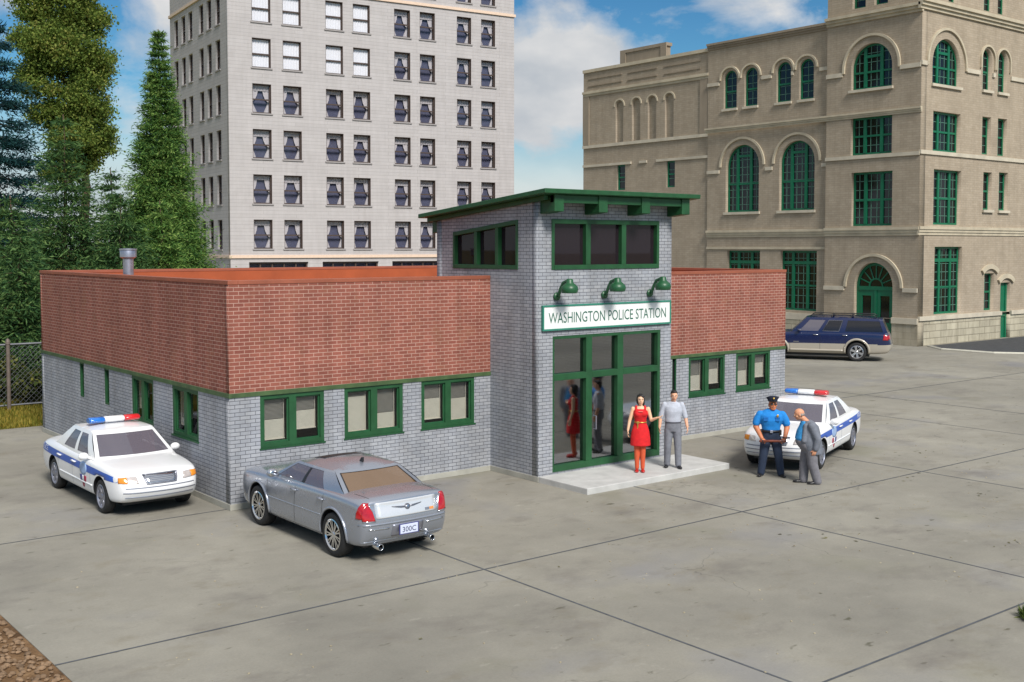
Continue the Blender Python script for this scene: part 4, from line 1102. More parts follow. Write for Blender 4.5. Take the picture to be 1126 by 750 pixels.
# ---- silver saloon
def silver_sedan(loc, rotz):
    root = thing('sedan', 'silver saloon car with chrome wheels and red tail lights seen from behind', 'car', loc, rotz)
    R = .365; f, r = 1.36, -1.36
    st = [(-2.17, .79, .34, .98, 1.04), (-2.12, .845, .28, 1.01, 1.075), (-1.9, .875, .245, 1.03, 1.09), (-1.35, .885, .23, 1.04, 1.105), (-.7, .89, .23, 1.035, 1.09), (.3, .89, .23, 1.02, 1.07), (.9, .89, .23, 1.0, 1.05), (1.35, .885, .23, .975, 1.03), (1.95, .86, .25, .93, .985), (2.2, .80, .28, .88, .93), (2.27, .70, .32, .82, .86)]
    sp = dict(stations=st, w=.89, zb=.23, axles=(r, f), wheel_r=R, tyre_w=.24, track=.885, rim_r=.255, spokes=9, spoke_style='twin', arch_r=.405, arch_dz=.02, rim_mat=CHROME,
              rear_dx=[.12, .12, .08, .02, -.04, -.075, -.045, .01, .0, .015, .015, .015], front_dx=[-.06, -.06, -.04, .0, .05, .05, .03, .0, -.03, -.06, -.06, -.06],
              rear_bulge=.06, front_bulge=.08, seat_mat=plain('red_seat', S(170, 60, 50), .7, var=.1), rear_seat_mat=CABIN,
              cabin=dict(xa=.82, xb=.2, xc=-1.0, xd=-1.62, wb=.81, wr=.64, wb_rear=.78, wr_rear=.62, zb=1.04, zr=1.335, mid=-.35, crown=.10, bow_f=.14, bow_r=.1, side=[(.05, .415), (.455, .735)], trims=[(.415, .455)], u_ws=.92, u_rw=.87, v0=.07, v1=.88))
    body, cab, S1, S2, side = make_car(sp, root, SILVER, CARGLASS, TANGLASS)
    handles(S1, body, (-.05, -.98), .90, SILVER, .085)
    mirror_part(body, .60, .98, 1.10, SILVER)
    m = MB()
    for s in (1, -1):
        for pts in ([(.98, .34), (.98, .97)], [(-.02, .30), (-.08, .98)], [(-1.0, .55), (-1.04, .98)], [(.98, .31), (-.92, .31), (-1.0, .5)]): S1.line(m, 'y', s, pts, .0045, -.001)
    S1.line(m, 'x', -1, [(-.62, .665), (.62, .665)], .008, -.002)
    S1.line(m, 'z', 1, [(-2.08, -.62), (-1.7, -.66)], .005, -.001); S1.line(m, 'z', 1, [(-2.08, .62), (-1.7, .66)], .005, -.001)
    m.build('panel_seam', TRIM, body)
    for s in (1, -1):       # swage lines and flared arches
        m = MB(); S1.line(m, 'y', s, [(1.05, .62), (-.95, .63)], .012, -.004); m.build('swage_line', SILVER, body, smooth=True)
        for ax in (f, r):
            m = MB(); P = []
            for i in range(25):
                a = math.radians(-18 + 216 * i / 24); x = ax + .425 * math.cos(a); z = R + .02 + .425 * math.sin(a)
                if z < .28: continue
                h, nn = S1.cast('y', s, x, z); P.append(h + nn * .004)
            m.tube(P, .022, 8); m.build('wheel_arch', SILVER, body, smooth=True)
        m = MB(); S1.patch(m, 'y', s, [(1.0, .56), (1.045, .58), (1.05, .66), (1.005, .64)], .008, 2); m.build('side_marker', TRIM, body)
    for s in (1, -1):       # tall tail lights that wrap the corner
        m = MB(); S1.patch(m, 'x', -1, [(s * .60, .715), (s * .80, .72), (s * .815, .80), (s * .795, .91), (s * .735, .985), (s * .69, .98), (s * .63, .86)], .012, 5)
        o = m.build('tail_light', RED, body, smooth=True)
        m = MB(); S1.line(m, 'x', -1, [(s * .60, .715), (s * .63, .86), (s * .69, .98)], .009, .01); S1.line(m, 'x', -1, [(s * .60, .71), (s * .80, .715)], .009, .01); m.build('chrome_edge', CHROME, o, smooth=True)
        m = MB(); S1.patch(m, 'y', s, [(-2.19, .75), (-2.05, .75), (-2.06, .85), (-2.12, 1.0), (-2.16, 1.0)], .01, 4); m.build('tail_light', RED, body, smooth=True)
    m = MB(); S1.patch(m, 'x', -1, rrect(-.585, .585, .74, .99, .03), .01, 6); BRIGHT = carpaint('boot_lid_shine', S(214, 216, 220), .35, .3); lid = m.build('boot_panel', BRIGHT, body, smooth=True)  # light shining on the boot panel is put into a paler silver
    m = MB(); S1.patch(m, 'x', -1, oval(0, .875, .052, .045), .022, 3); S1.patch(m, 'x', -1, [(.04, .887), (.29, .905), (.27, .893), (.12, .865), (.04, .862)], .02, 2); S1.patch(m, 'x', -1, [(-.04, .887), (-.29, .905), (-.27, .893), (-.12, .865), (-.04, .862)], .02, 2)
    m.build('winged_badge', plain('badge_grey', S(120, 122, 130), .3, .6, var=.2, vscale=20), lid, smooth=True)
    m = MB(); S1.patch(m, 'x', -1, oval(0, .875, .025, .022), .03, 3); m.build('badge_centre', CHROME, lid, smooth=True)
    # model badge: shown as small grey and amber relief, too worn to read
    m = MB()
    for i in range(6): S1.patch(m, 'x', -1, [(-.34 - i * .03, .765), (-.362 - i * .03, .765), (-.362 - i * .03, .805), (-.34 - i * .03, .805)], .016, 1, 0 if i < 3 else 1)
    m.build('model_badge', [ALLOYG, AMBER], lid)
    m = MB()
    for z, e in ((.655, .84), (.36, .80)): S1.line(m, 'x', -1, [(-e, z), (e, z)], .02, -.006)
    m.build('bumper_ridge', SILVER, body, smooth=True)
    m = MB(); S1.patch(m, 'x', -1, rrect(-.3, .3, .42, .62, .03), .006, 4); rc = m.build('plate_recess', ALLOYG, body, smooth=True)
    for s in (1, -1):
        m = MB(); S1.line(m, 'x', -1, [(s * .36, .575), (s * .72, .585)], .014, 0); m.build('bumper_insert', CHROME, body, smooth=True)
    # number plate
    hh, _ = S1.cast('x', -1, 0, .52); px = hh.x - .035
    m = MB(); m.box(px - .012, px, -.17, .17, .45, .60); pl = m.build('number_plate', plain('plate_blue_white', S(206, 212, 232), .4, var=.04), body, bevel=.008)
    m = MB(); m.box(px - .008, px + .004, -.185, .185, .44, .4485).box(px - .008, px + .004, -.185, .185, .6015, .612).box(px - .008, px + .004, -.185, -.1715, .449, .601).box(px - .008, px + .004, .1715, .185, .449, .601); m.build('plate_frame', DECALB, pl)
    tm = text_mesh('300C', .26, .085)
    for v in tm.vertices: v.co = (px - .0145, .13 - v.co.x, .478 + v.co.y)
    link('lettering', tm, plain('plate_ink', S(40, 46, 84), .5, var=0), pl)
    for s in (1, -1):
        m = MB(); m.lathe([(.047, -2.66), (.053, -2.655), (.053, -2.2), (.042, -2.2), (.043, -2.64), (.047, -2.66)], 20, (.41, s * .5, .275), 'x', closed=True); m.build('exhaust_pipe', CHROME, root, smooth=True)
    # sunroof, aerial, defroster
    m = MB(); S2.patch(m, 'z', 1, rrect(-.28, .12, -.40, .40, .05), .006, 6); m.build('sunroof', SUVGLASS if False else TRIM, cab, smooth=True)
    m = MB(); m.prism([(-.88, 1.40), (-.78, 1.40), (-.85, 1.475), (-.88, 1.48)], -.018, .018, sw=lambda a, b, c: (a, c, b)); m.build('aerial', TRIM, cab)
    # front end
    for s in (1, -1):
        m = MB(); S1.patch(m, 'x', 1, oval(s * .62, .72, .12, .07), .01, 4); m.build('headlight', LAMP, body, smooth=True)
    m = MB(); S1.patch(m, 'x', 1, rrect(-.4, .4, .5, .8, .05), .01, 4); m.build('grille', CHROME, body, smooth=True)
    return root
silver_sedan((.80, -2.71, 0), PI / 2)

# ---- blue sport utility vehicle
def suv(loc, rotz):
    root = thing('suv', 'dark blue sport utility vehicle with tan lower body in front of the stone building', 'suv', loc, rotz)
    R = .40; f, r = 1.66, -1.66
    st = [(-2.98, .86, .42, 1.12, 1.16), (-2.92, .94, .36, 1.17, 1.22), (-2.6, .985, .31, 1.20, 1.25), (-1.66, 1.0, .29, 1.22, 1.26), (-.6, 1.0, .29, 1.22, 1.26), (.5, 1.0, .29, 1.2, 1.25), (1.1, 1.0, .29, 1.18, 1.24), (1.66, 1.0, .29, 1.13, 1.2), (2.3, .96, .33, 1.06, 1.13), (2.56, .88, .44, 1.0, 1.06), (2.64, .78, .5, .94, .98)]
    sp = dict(stations=st, w=1.0, zb=.29, axles=(r, f), wheel_r=R, tyre_w=.26, track=.99, rim_r=.27, spokes=6, arch_r=.46, arch_dz=.04, rim_mat=ALLOY,
              rear_dx=[.1, .1, .08, .02, -.05, -.06, .0, .02, .03, .05, .05, .05], front_dx=[-.06, -.06, -.05, 0, .05, .04, .03, 0, -.02, -.05, -.05, -.05], rear_bulge=.07, front_bulge=.12,
              lower=TAN, split=.73, dark_rear=1,
              cabin=dict(xa=1.05, xb=.42, xc=-2.66, xd=-2.9, wb=.93, wr=.75, wb_rear=.91, wr_rear=.73, zb=1.22, zr=1.83, mid=-.6, crown=.06, bow_f=.14, bow_r=.06, drop_r=.03, side=[(.07, .275), (.315, .50), (.56, .955)], u_ws=.92, u_rw=.85, v0=.09, v1=.84))
    body, cab, S1, S2, side = make_car(sp, root, NAVY, CARGLASS, SUVGLASS)
    handles(S1, body, (.02, -1.18), 1.1, CHROME, .1)
    mirror_part(body, .72, 1.08, 1.3, NAVY)
    m = MB()
    for s in (1, -1):
        for pts in ([(1.1, .5), (1.1, 1.16)], [(-.15, .45), (-.15, 1.18)], [(-1.12, .8), (-1.25, 1.18)]): S1.line(m, 'y', s, pts, .006, -.001)
    m.build('door_seam', TRIM, body)
    for s in (1, -1):
        for ax in (f, r):
            m = MB(); P = []
            for i in range(25):
                a = math.radians(-10 + 200 * i / 24); x = ax + .5 * math.cos(a); z = R + .04 + .5 * math.sin(a); h, nn = S1.cast('y', s, x, z); P.append(h + nn * .004)
            m.tube(P, .05, 8); m.build('wheel_arch', TAN, body, smooth=True)
        m = MB(); S1.patch(m, 'x', -1, [(s * .70, .96), (s * .9, .96), (s * .88, 1.2), (s * .70, 1.2)], .012, 3); m.build('tail_light', RED, body, smooth=True)
        m = MB(); S1.patch(m, 'y', s, [(-2.92, .92), (-2.7, .92), (-2.74, 1.16), (-2.92, 1.2)], .012, 3); m.build('tail_light', RED, body, smooth=True)
        m = MB(); S1.line(m, 'y', s, [(1.1, .45), (-1.1, .45)], .05, .02); m.build('running_board', TAN, body, smooth=True)
        m = MB(); m.tube([(.3, s * .62, 1.87), (.2, s * .62, 1.945), (-2.3, s * .62, 1.945), (-2.45, s * .62, 1.87)], .022, 8)
        for x in (-.6, -1.4): m.tube([(x, s * .62, 1.86), (x, s * .62, 1.94)], .022, 8)
        m.build('roof_rail', TRIM, cab, smooth=True)
        m = MB(); S1.patch(m, 'y', s, [(.72, .78), (.95, .78), (.95, .805), (.72, .805)], .006, 1); m.build('nameplate', CHROME, body)
        m = MB(); S1.patch(m, 'x', 1, rrect(s * .75 - .14, s * .75 + .14, .78, .96, .04), .01, 3); m.build('headlight', LAMP, body, smooth=True)
        m = MB()   # pale window surround
        a, b = (.315, .50); P = [side(a + .006, .1, s), side(a + .006, .83, s), side(b - .006, .83, s), side(b - .006, .1, s)]
        m.tube(P, .012, 6, closed=True)
        m.build('window_trim', ALLOYG, cab)
    m = MB(); m.box(-.7, -.62, -.64, .64, 1.93, 1.95).box(-1.5, -1.42, -.64, .64, 1.93, 1.95); m.build('roof_bar', TRIM, cab)
    m = MB(); S1.patch(m, 'x', 1, rrect(-.5, .5, .66, .94, .05), .01, 4); m.build('grille', CHROME, body, smooth=True)
    root.scale = (1.05, 1.05, 1.05)
    return root
hd = math.radians(122)
suv((34.05 + .94 * math.sin(hd) * 1.0 + 1.66 * 1.05 * math.cos(hd), 9.3 - .94 * math.cos(hd) + 1.66 * 1.05 * math.sin(hd), 0), hd)
# ------------------------------------------------------------------ people (face -y, x to the viewer's right, origin between the feet)
def skinmat(name, col):
    m = plain(name, col, .55, var=.08, vscale=9); b = m.node_tree.nodes['Principled BSDF']
    b.inputs['Subsurface Weight'].default_value = .12; b.inputs['Subsurface Radius'].default_value = (.01, .004, .002); return m
def cloth(name, col, var=.14): return plain(name, col, .85, var=var, vscale=14, bump=.25, bscale=26)
def voxel(mb, size, it=4):
    me = mb.mesh('v', weld=False); o = bpy.data.objects.new('v', me); COL.objects.link(o)
    r = o.modifiers.new('r', 'REMESH'); r.mode = 'VOXEL'; r.voxel_size = size; r.use_smooth_shade = True
    s = o.modifiers.new('s', 'SMOOTH'); s.factor = .5; s.iterations = it
    out = eval_mesh(o); drop(o); return out
def cap(mb, a, b, ra, rb):
    """tapered limb with rounded ends"""
    a, b = Vector(a), Vector(b); d = (b - a).normalized()
    mb.tube([a - d * ra * .9, a - d * ra * .5, a, a.lerp(b, .5), b, b + d * rb * .5, b + d * rb * .9], [ra * .35, ra * .84, ra, (ra + rb) / 2, rb, rb * .84, rb * .35], 14)
def limb(mb, pts, rs):
    for (a, b), (ra, rb) in zip(zip(pts, pts[1:]), zip(rs, rs[1:])): cap(mb, a, b, ra, rb)
def loft(mb, rings, n=24):
    """rings: (cx, cy, z, rx, ry)"""
    vs = []
    for cx, cy, z, rx, ry in rings:
        for j in range(n):
            a = 2 * PI * j / n; vs.append((cx + rx * math.cos(a), cy + ry * math.sin(a), z))
    k = len(rings)
    fs = [(i * n + j, i * n + (j + 1) % n, (i + 1) * n + (j + 1) % n, (i + 1) * n + j) for i in range(k - 1) for j in range(n)]
    fs += [tuple(range(n)), tuple((k - 1) * n + j for j in range(n))]
    mb.add(vs, fs)
def hand(mb, wrist, d, palm_n, thumb_dir, curl=.5):
    """palm and five separate bent fingers; d: finger direction, palm_n: palm normal (fingers curl towards it)"""
    w = Vector(wrist); d = Vector(d).normalized(); pn = Vector(palm_n); pn = (pn - d * pn.dot(d)).normalized(); sd = Vector(thumb_dir); sd = (sd - d * sd.dot(d) - pn * sd.dot(pn)).normalized()
    R = Matrix((sd, pn, d)).transposed()
    mb.ell(w + d * .045, (.041, .017, .055), 14, 8, rot=R)
    for k, (o, L) in enumerate(((.03, .07), (.011, .08), (-.009, .075), (-.028, .06))):
        base = w + d * .083 + sd * o
        c1, c2, c3 = curl * .5, curl * 1.1, curl * 1.7
        p = [base - d * .02, base]; q = base
        for c, s in ((c1, .42), (c2, .33), (c3, .25)):
            q = q + (d * math.cos(c) + pn * math.sin(c)) * L * s; p.append(q)
        mb.tube(p + [p[-1] + (p[-1] - p[-2]).normalized() * .004], [.009, .0092, .0088, .0082, .0074, .004], 8)
    b = w + d * .025 + sd * .03
    t = [b - sd * .01, b + sd * .018 + d * .015 + pn * .008, b + sd * .032 + d * .038 + pn * .018, b + sd * .03 + d * .06 + pn * .026]
    mb.tube(t, [.012, .0112, .010, .007], 8)
def head(mb, c, fwd=(0, -1, 0), up=(0, 0, 1), s=1.0, jaw=1.0):
    f = Vector(fwd).normalized(); u = Vector(up); u = (u - f * u.dot(f)).normalized(); r = f.cross(u)
    R = Matrix((r, f, u)).transposed(); c = Vector(c)
    P = lambda x, y, z: c + (r * x + f * y + u * z) * s
    e = lambda x, y, z, a, b, d, rot=None: mb.ell(P(x, y, z), (a * s, b * s, d * s), 16, 10, rot=R)
    e(0, -.012, .025, .074, .093, .092); e(0, .018, -.03, .062, .070, .085); e(0, .045, -.085, .036 * jaw, .034, .03)
    e(0, .095, -.022, .012, .018, .012); mb.tube([P(0, .08, .02), P(0, .105, -.022)], [.009 * s, .012 * s], 8)      # nose
    e(0, .078, .024, .052, .012, .01)                                                                                     # brow
    e(0, .079, -.052, .024, .012, .006); e(0, .078, -.064, .02, .012, .007)                                             # lips
    for k in (-1, 1): e(k * .074, -.01, -.01, .009, .02, .03); e(k * .045, .052, -.02, .02, .02, .018)
    return P, R
def face_parts(P, R, parent, dark, s=1.0, mouth=None, brows=True):
    for k in (-1, 1):
        m = MB(); m.ell(P(k * .03, .083, .004), (.011 * s, .007 * s, .007 * s), 10, 6, rot=R); eo = m.build('eye', EYEW, parent, smooth=True)
        m = MB(); m.ell(P(k * .03, .089, .004), (.005 * s, .003 * s, .005 * s), 8, 5, rot=R); m.build('pupil', DARKH, eo, smooth=True)
        if brows:
            m = MB(); m.tube([P(k * .046, .08, .022), P(k * .03, .09, .028), P(k * .013, .091, .023)], .0045 * s, 6); m.build('eyebrow', dark, parent, smooth=True)
    m = MB(); m.tube([P(-.022, .087, -.057), P(0, .093, -.057), P(.022, .087, -.057)], .0045 * s, 6); m.build('mouth', mouth or LIPS, parent, smooth=True)
SKIN = skinmat('fair_skin', S(222, 168, 136)); SKINT = skinmat('tanned_skin', S(196, 122, 84)); SKINW = skinmat('pale_skin', S(232, 186, 152)); SKINR = skinmat('ruddy_skin', S(212, 150, 116))
EYEW = plain('eye_white', (.75, .73, .7), .3, var=0); DARKH = plain('black_hair', (.012, .010, .010), .5, var=.3, vscale=30, bump=.4, bscale=50); LIPS = plain('lip_red', S(170, 84, 76), .5, var=0); GREYH = plain('grey_hair', S(150, 140, 132), .7, var=.2, vscale=30)
SHOE = plain('black_shoe', (.014, .014, .016), .35, var=.1); BELT = plain('black_belt', (.016, .016, .018), .4, var=.1); BRASS = plain('brass', S(206, 172, 90), .3, .8, var=.1)
def shoe(name, ankle, toe, mat, parent, heel=0.0):
    a = Vector(ankle); t = Vector(toe); d = (t - a); d.z = 0; L = d.length; d.normalize(); r = Vector((-d.y, d.x, 0)); mb = MB()
    R = Matrix((r, d, Vector((0, 0, 1)))).transposed(); z0 = min(t.z, a.z)
    mb.ell((a.x - d.x * .02, a.y - d.y * .02, a.z + .01), (.04, .05, .05), 14, 8, rot=R)
    mid = a + d * L * .5; mb.ell((mid.x, mid.y, z0 + .035), (.043, L * .62, .032), 16, 8, rot=R); mb.ell((t.x - d.x * .05, t.y - d.y * .05, z0 + .03), (.047, .075, .028), 16, 8, rot=R)
    mb.box(0, 0, 0, 0, 0, 0) if False else None
    sole = [(mid.x, mid.y, z0 + .010)]
    mb.ell((mid.x, mid.y, z0 + .012), (.046, L * .66, .012), 18, 6, rot=R)
    if heel: cap(mb, (a.x - d.x * .03, a.y - d.y * .03, z0 + .015), (a.x - d.x * .03, a.y - d.y * .03, a.z), .014, .028)
    return link(name, voxel(mb, .007, 3), mat, parent, True)
def person_base(label, loc, rotz, body_mb, skin):
    o = link('person', voxel(body_mb, .0065, 3), skin, None, True)
    o.location = loc; o.rotation_euler = (0, 0, rotz)
    return tag(o, label, 'person')
def part(name, mb, mat, parent, vox=.011, it=5): return link(name, voxel(mb, vox, it), mat, parent, True)

FACE = math.radians(-44)      # turned towards the open side of the lot
# ---- woman in red
def woman():
    b = MB(); P, R = head(b, (.0, -.01, 1.60), (.12, -1, .0), jaw=.9)
    cap(b, (0, .005, 1.42), (0, 0, 1.53), .047, .043)
    loft(b, [(0, 0, 1.46, .06, .05), (0, .0, 1.42, .135, .07), (0, -.005, 1.36, .165, .09), (0, -.015, 1.28, .15, .105), (0, -.005, 1.18, .12, .085), (0, 0, 1.10, .115, .08), (0, .005, 1.0, .15, .10), (0, .01, .9, .175, .115), (0, .01, .82, .16, .11)])
    for k in (-1, 1): b.ell((k * .07, -.075, 1.29), (.065, .055, .06), 14, 10)
    limb(b, [(-.165, 0, 1.40), (-.235, .0, 1.14), (-.275, -.06, .93)], [.047, .038, .027]); hand(b, (-.278, -.065, .925), (-.03, -.15, -1), (1, 0, 0), (0, -1, 0), .5)
    limb(b, [(.165, 0, 1.40), (.235, -.02, 1.15), (.36, -.13, 1.22)], [.047, .037, .026]); hand(b, (.362, -.132, 1.222), (1, -.6, .35), (0, -.4, 1), (-.3, -1, .2), .4)
    for k, dx in ((-1, -.075), (1, .055)): limb(b, [(dx * 1.05, 0, .86), (dx, -.015, .48), (dx * .95, .02, .10)], [.082, .055, .036])
    o = person_base('woman with dark hair in a red dress and red shoes standing on the entrance slab', WPOS, FACE, b, SKINW)
    face_parts(P, R, o, DARKH, .95)
    d = MB()
    loft(d, [(0, -.004, 1.40, .105, .085), (0, -.008, 1.36, .165, .106), (0, -.016, 1.28, .163, .118), (0, -.008, 1.18, .132, .098), (0, 0, 1.10, .126, .092), (0, .004, 1.0, .165, .12), (0, .005, .9, .195, .145), (.0, .0, .75, .215, .165), (0, 0, .60, .225, .18), (0, 0, .585, .215, .17)], 28)
    for k in (-1, 1):
        d.ell((k * .07, -.08, 1.29), (.07, .06, .064), 14, 10); cap(d, (k * .10, -.07, 1.37), (k * .095, -.02, 1.455), .03, .026); cap(d, (k * .095, .0, 1.455), (k * .10, .07, 1.36), .026, .03)
    RED_D = cloth('red_dress', S(206, 24, 30)); dr = part('dress', d, RED_D, o, .010, 4)
    m = MB(); m.tube([(.134 * math.cos(a), .1 * math.sin(a), 1.105) for a in [2 * PI * i / 28 for i in range(28)]], .013, 6, closed=True); bl = m.build('belt', BRASS, o, smooth=True)
    m = MB(); m.box(-.075, -.05, -.112, -.098, .96, 1.1).box(-.085, -.035, -.118, -.1, 1.08, 1.13); m.build('belt_tassel', BRASS, bl, bevel=.004)
    m = MB(); m.box(-.05, .05, -.137, -.125, 1.345, 1.36); m.build('neck_trim', cloth('pink_trim', S(232, 120, 110)), dr)
    t = MB()
    for dx in (-.075, .055): limb(t, [(dx * 1.05, 0, .86), (dx, -.015, .48), (dx * .95, .02, .08)], [.088, .063, .046])
    part('stockings', t, cloth('orange_red_stockings', S(206, 88, 52), .06), o, .008, 2)
    RS = plain('red_shoe', S(178, 30, 26), .35, var=.08)
    for dx in (-.075, .055): shoe('shoe', (dx * .95, .02, .075), (dx * 1.1, -.15, 0), RS, o, 1)
    h = MB(); q = lambda x, y, z, a, c, e: h.ell(P(x, y, z), (a, c, e), 16, 10, rot=R)
    q(0, -.03, .045, .084, .088, .088); q(0, -.055, -.03, .082, .055, .1); q(-.066, -.015, -.04, .028, .05, .1); q(.066, -.02, -.02, .026, .045, .08); q(0, .03, .095, .07, .05, .03); q(-.02, -.06, -.11, .075, .04, .07); q(-.045, .045, .075, .035, .035, .03)
    part('hair', h, DARKH, o, .009, 3)
# ---- man in a pale shirt
def man():
    b = MB(); P, R = head(b, (.02, -.02, 1.625), (.05, -1, -.12))
    cap(b, (.0, .01, 1.46), (.015, 0, 1.54), .055, .052)
    loft(b, [(0, 0, 1.49, .08, .06), (0, .005, 1.45, .17, .08), (0, 0, 1.38, .195, .105), (0, -.005, 1.28, .18, .115), (0, 0, 1.15, .155, .1), (0, 0, 1.04, .155, .1), (0, 0, .93, .165, .11), (0, 0, .85, .15, .1)])
    limb(b, [(-.20, 0, 1.43), (-.275, .02, 1.15), (-.30, -.05, .92)], [.055, .045, .032]); hand(b, (-.302, -.055, .915), (-.05, -.2, -1), (1, 0, 0), (0, -1, 0), .7)
    limb(b, [(.20, 0, 1.43), (.275, .02, 1.16), (.315, -.05, .93)], [.055, .045, .032]); hand(b, (.317, -.055, .925), (.1, -.2, -1), (-1, 0, 0), (0, -1, 0), .7)
    limb(b, [(-.09, 0, .88), (-.115, -.03, .48), (-.13, .06, .10)], [.085, .055, .04]); limb(b, [(.09, 0, .88), (.11, -.03, .48), (.125, -.05, .10)], [.085, .055, .04])
    o = person_base('man in a pale grey shirt and grey trousers standing beside the woman in red', MPOS, FACE, b, SKIN)
    face_parts(P, R, o, DARKH)
    s = MB()
    loft(s, [(0, .003, 1.495, .075, .066), (0, .007, 1.465, .15, .085), (0, 0, 1.38, .207, .122), (0, -.008, 1.28, .196, .132), (0, 0, 1.15, .178, .122), (0, 0, 1.05, .176, .12), (0, 0, 1.0, .172, .118)], 28)
    limb(s, [(-.19, 0, 1.43), (-.25, .012, 1.24), (-.272, .012, 1.14)], [.064, .062, .06]); limb(s, [(.19, 0, 1.43), (.25, .012, 1.24), (.274, .012, 1.15)], [.064, .062, .06])
    s.tube([(.07 * math.cos(a), -.01 + .062 * math.sin(a), 1.505 - .018 * (1 - math.sin(a)) ) for a in [2 * PI * i / 20 for i in range(20)]], .017, 8, closed=True)
    part('shirt', s, cloth('pale_grey_shirt', S(180, 184, 195), .1), o)
    t = MB(); loft(t, [(0, 0, 1.06, .172, .118), (0, 0, 1.0, .178, .124), (0, .005, .9, .19, .132), (0, .005, .82, .175, .12)], 28)
    limb(t, [(-.092, 0, .86), (-.115, -.025, .48), (-.125, .05, .07)], [.105, .083, .072]); limb(t, [(.092, 0, .86), (.112, -.025, .48), (.122, -.045, .07)], [.105, .083, .072])
    tr = part('trousers', t, cloth('grey_trousers', S(118, 120, 128)), o)
    m = MB(); m.tube([(.18 * math.cos(a), .126 * math.sin(a), 1.035) for a in [2 * PI * i / 28 for i in range(28)]], .014, 6, closed=True); m.build('belt', cloth('dark_grey_belt', S(84, 84, 92)), o, smooth=True)
    shoe('shoe', (-.13, .06, .07), (-.16, -.12, 0), SHOE, o); shoe('shoe', (.125, -.05, .07), (.17, -.23, 0), SHOE, o)
    h = MB(); q = lambda x, y, z, a, c, e: h.ell(P(x, y, z), (a, c, e), 16, 10, rot=R)
    q(0, -.03, .05, .081, .086, .078); q(0, -.05, -.01, .078, .055, .07); q(0, .035, .098, .062, .045, .025)
    part('hair', h, DARKH, o, .009, 3)
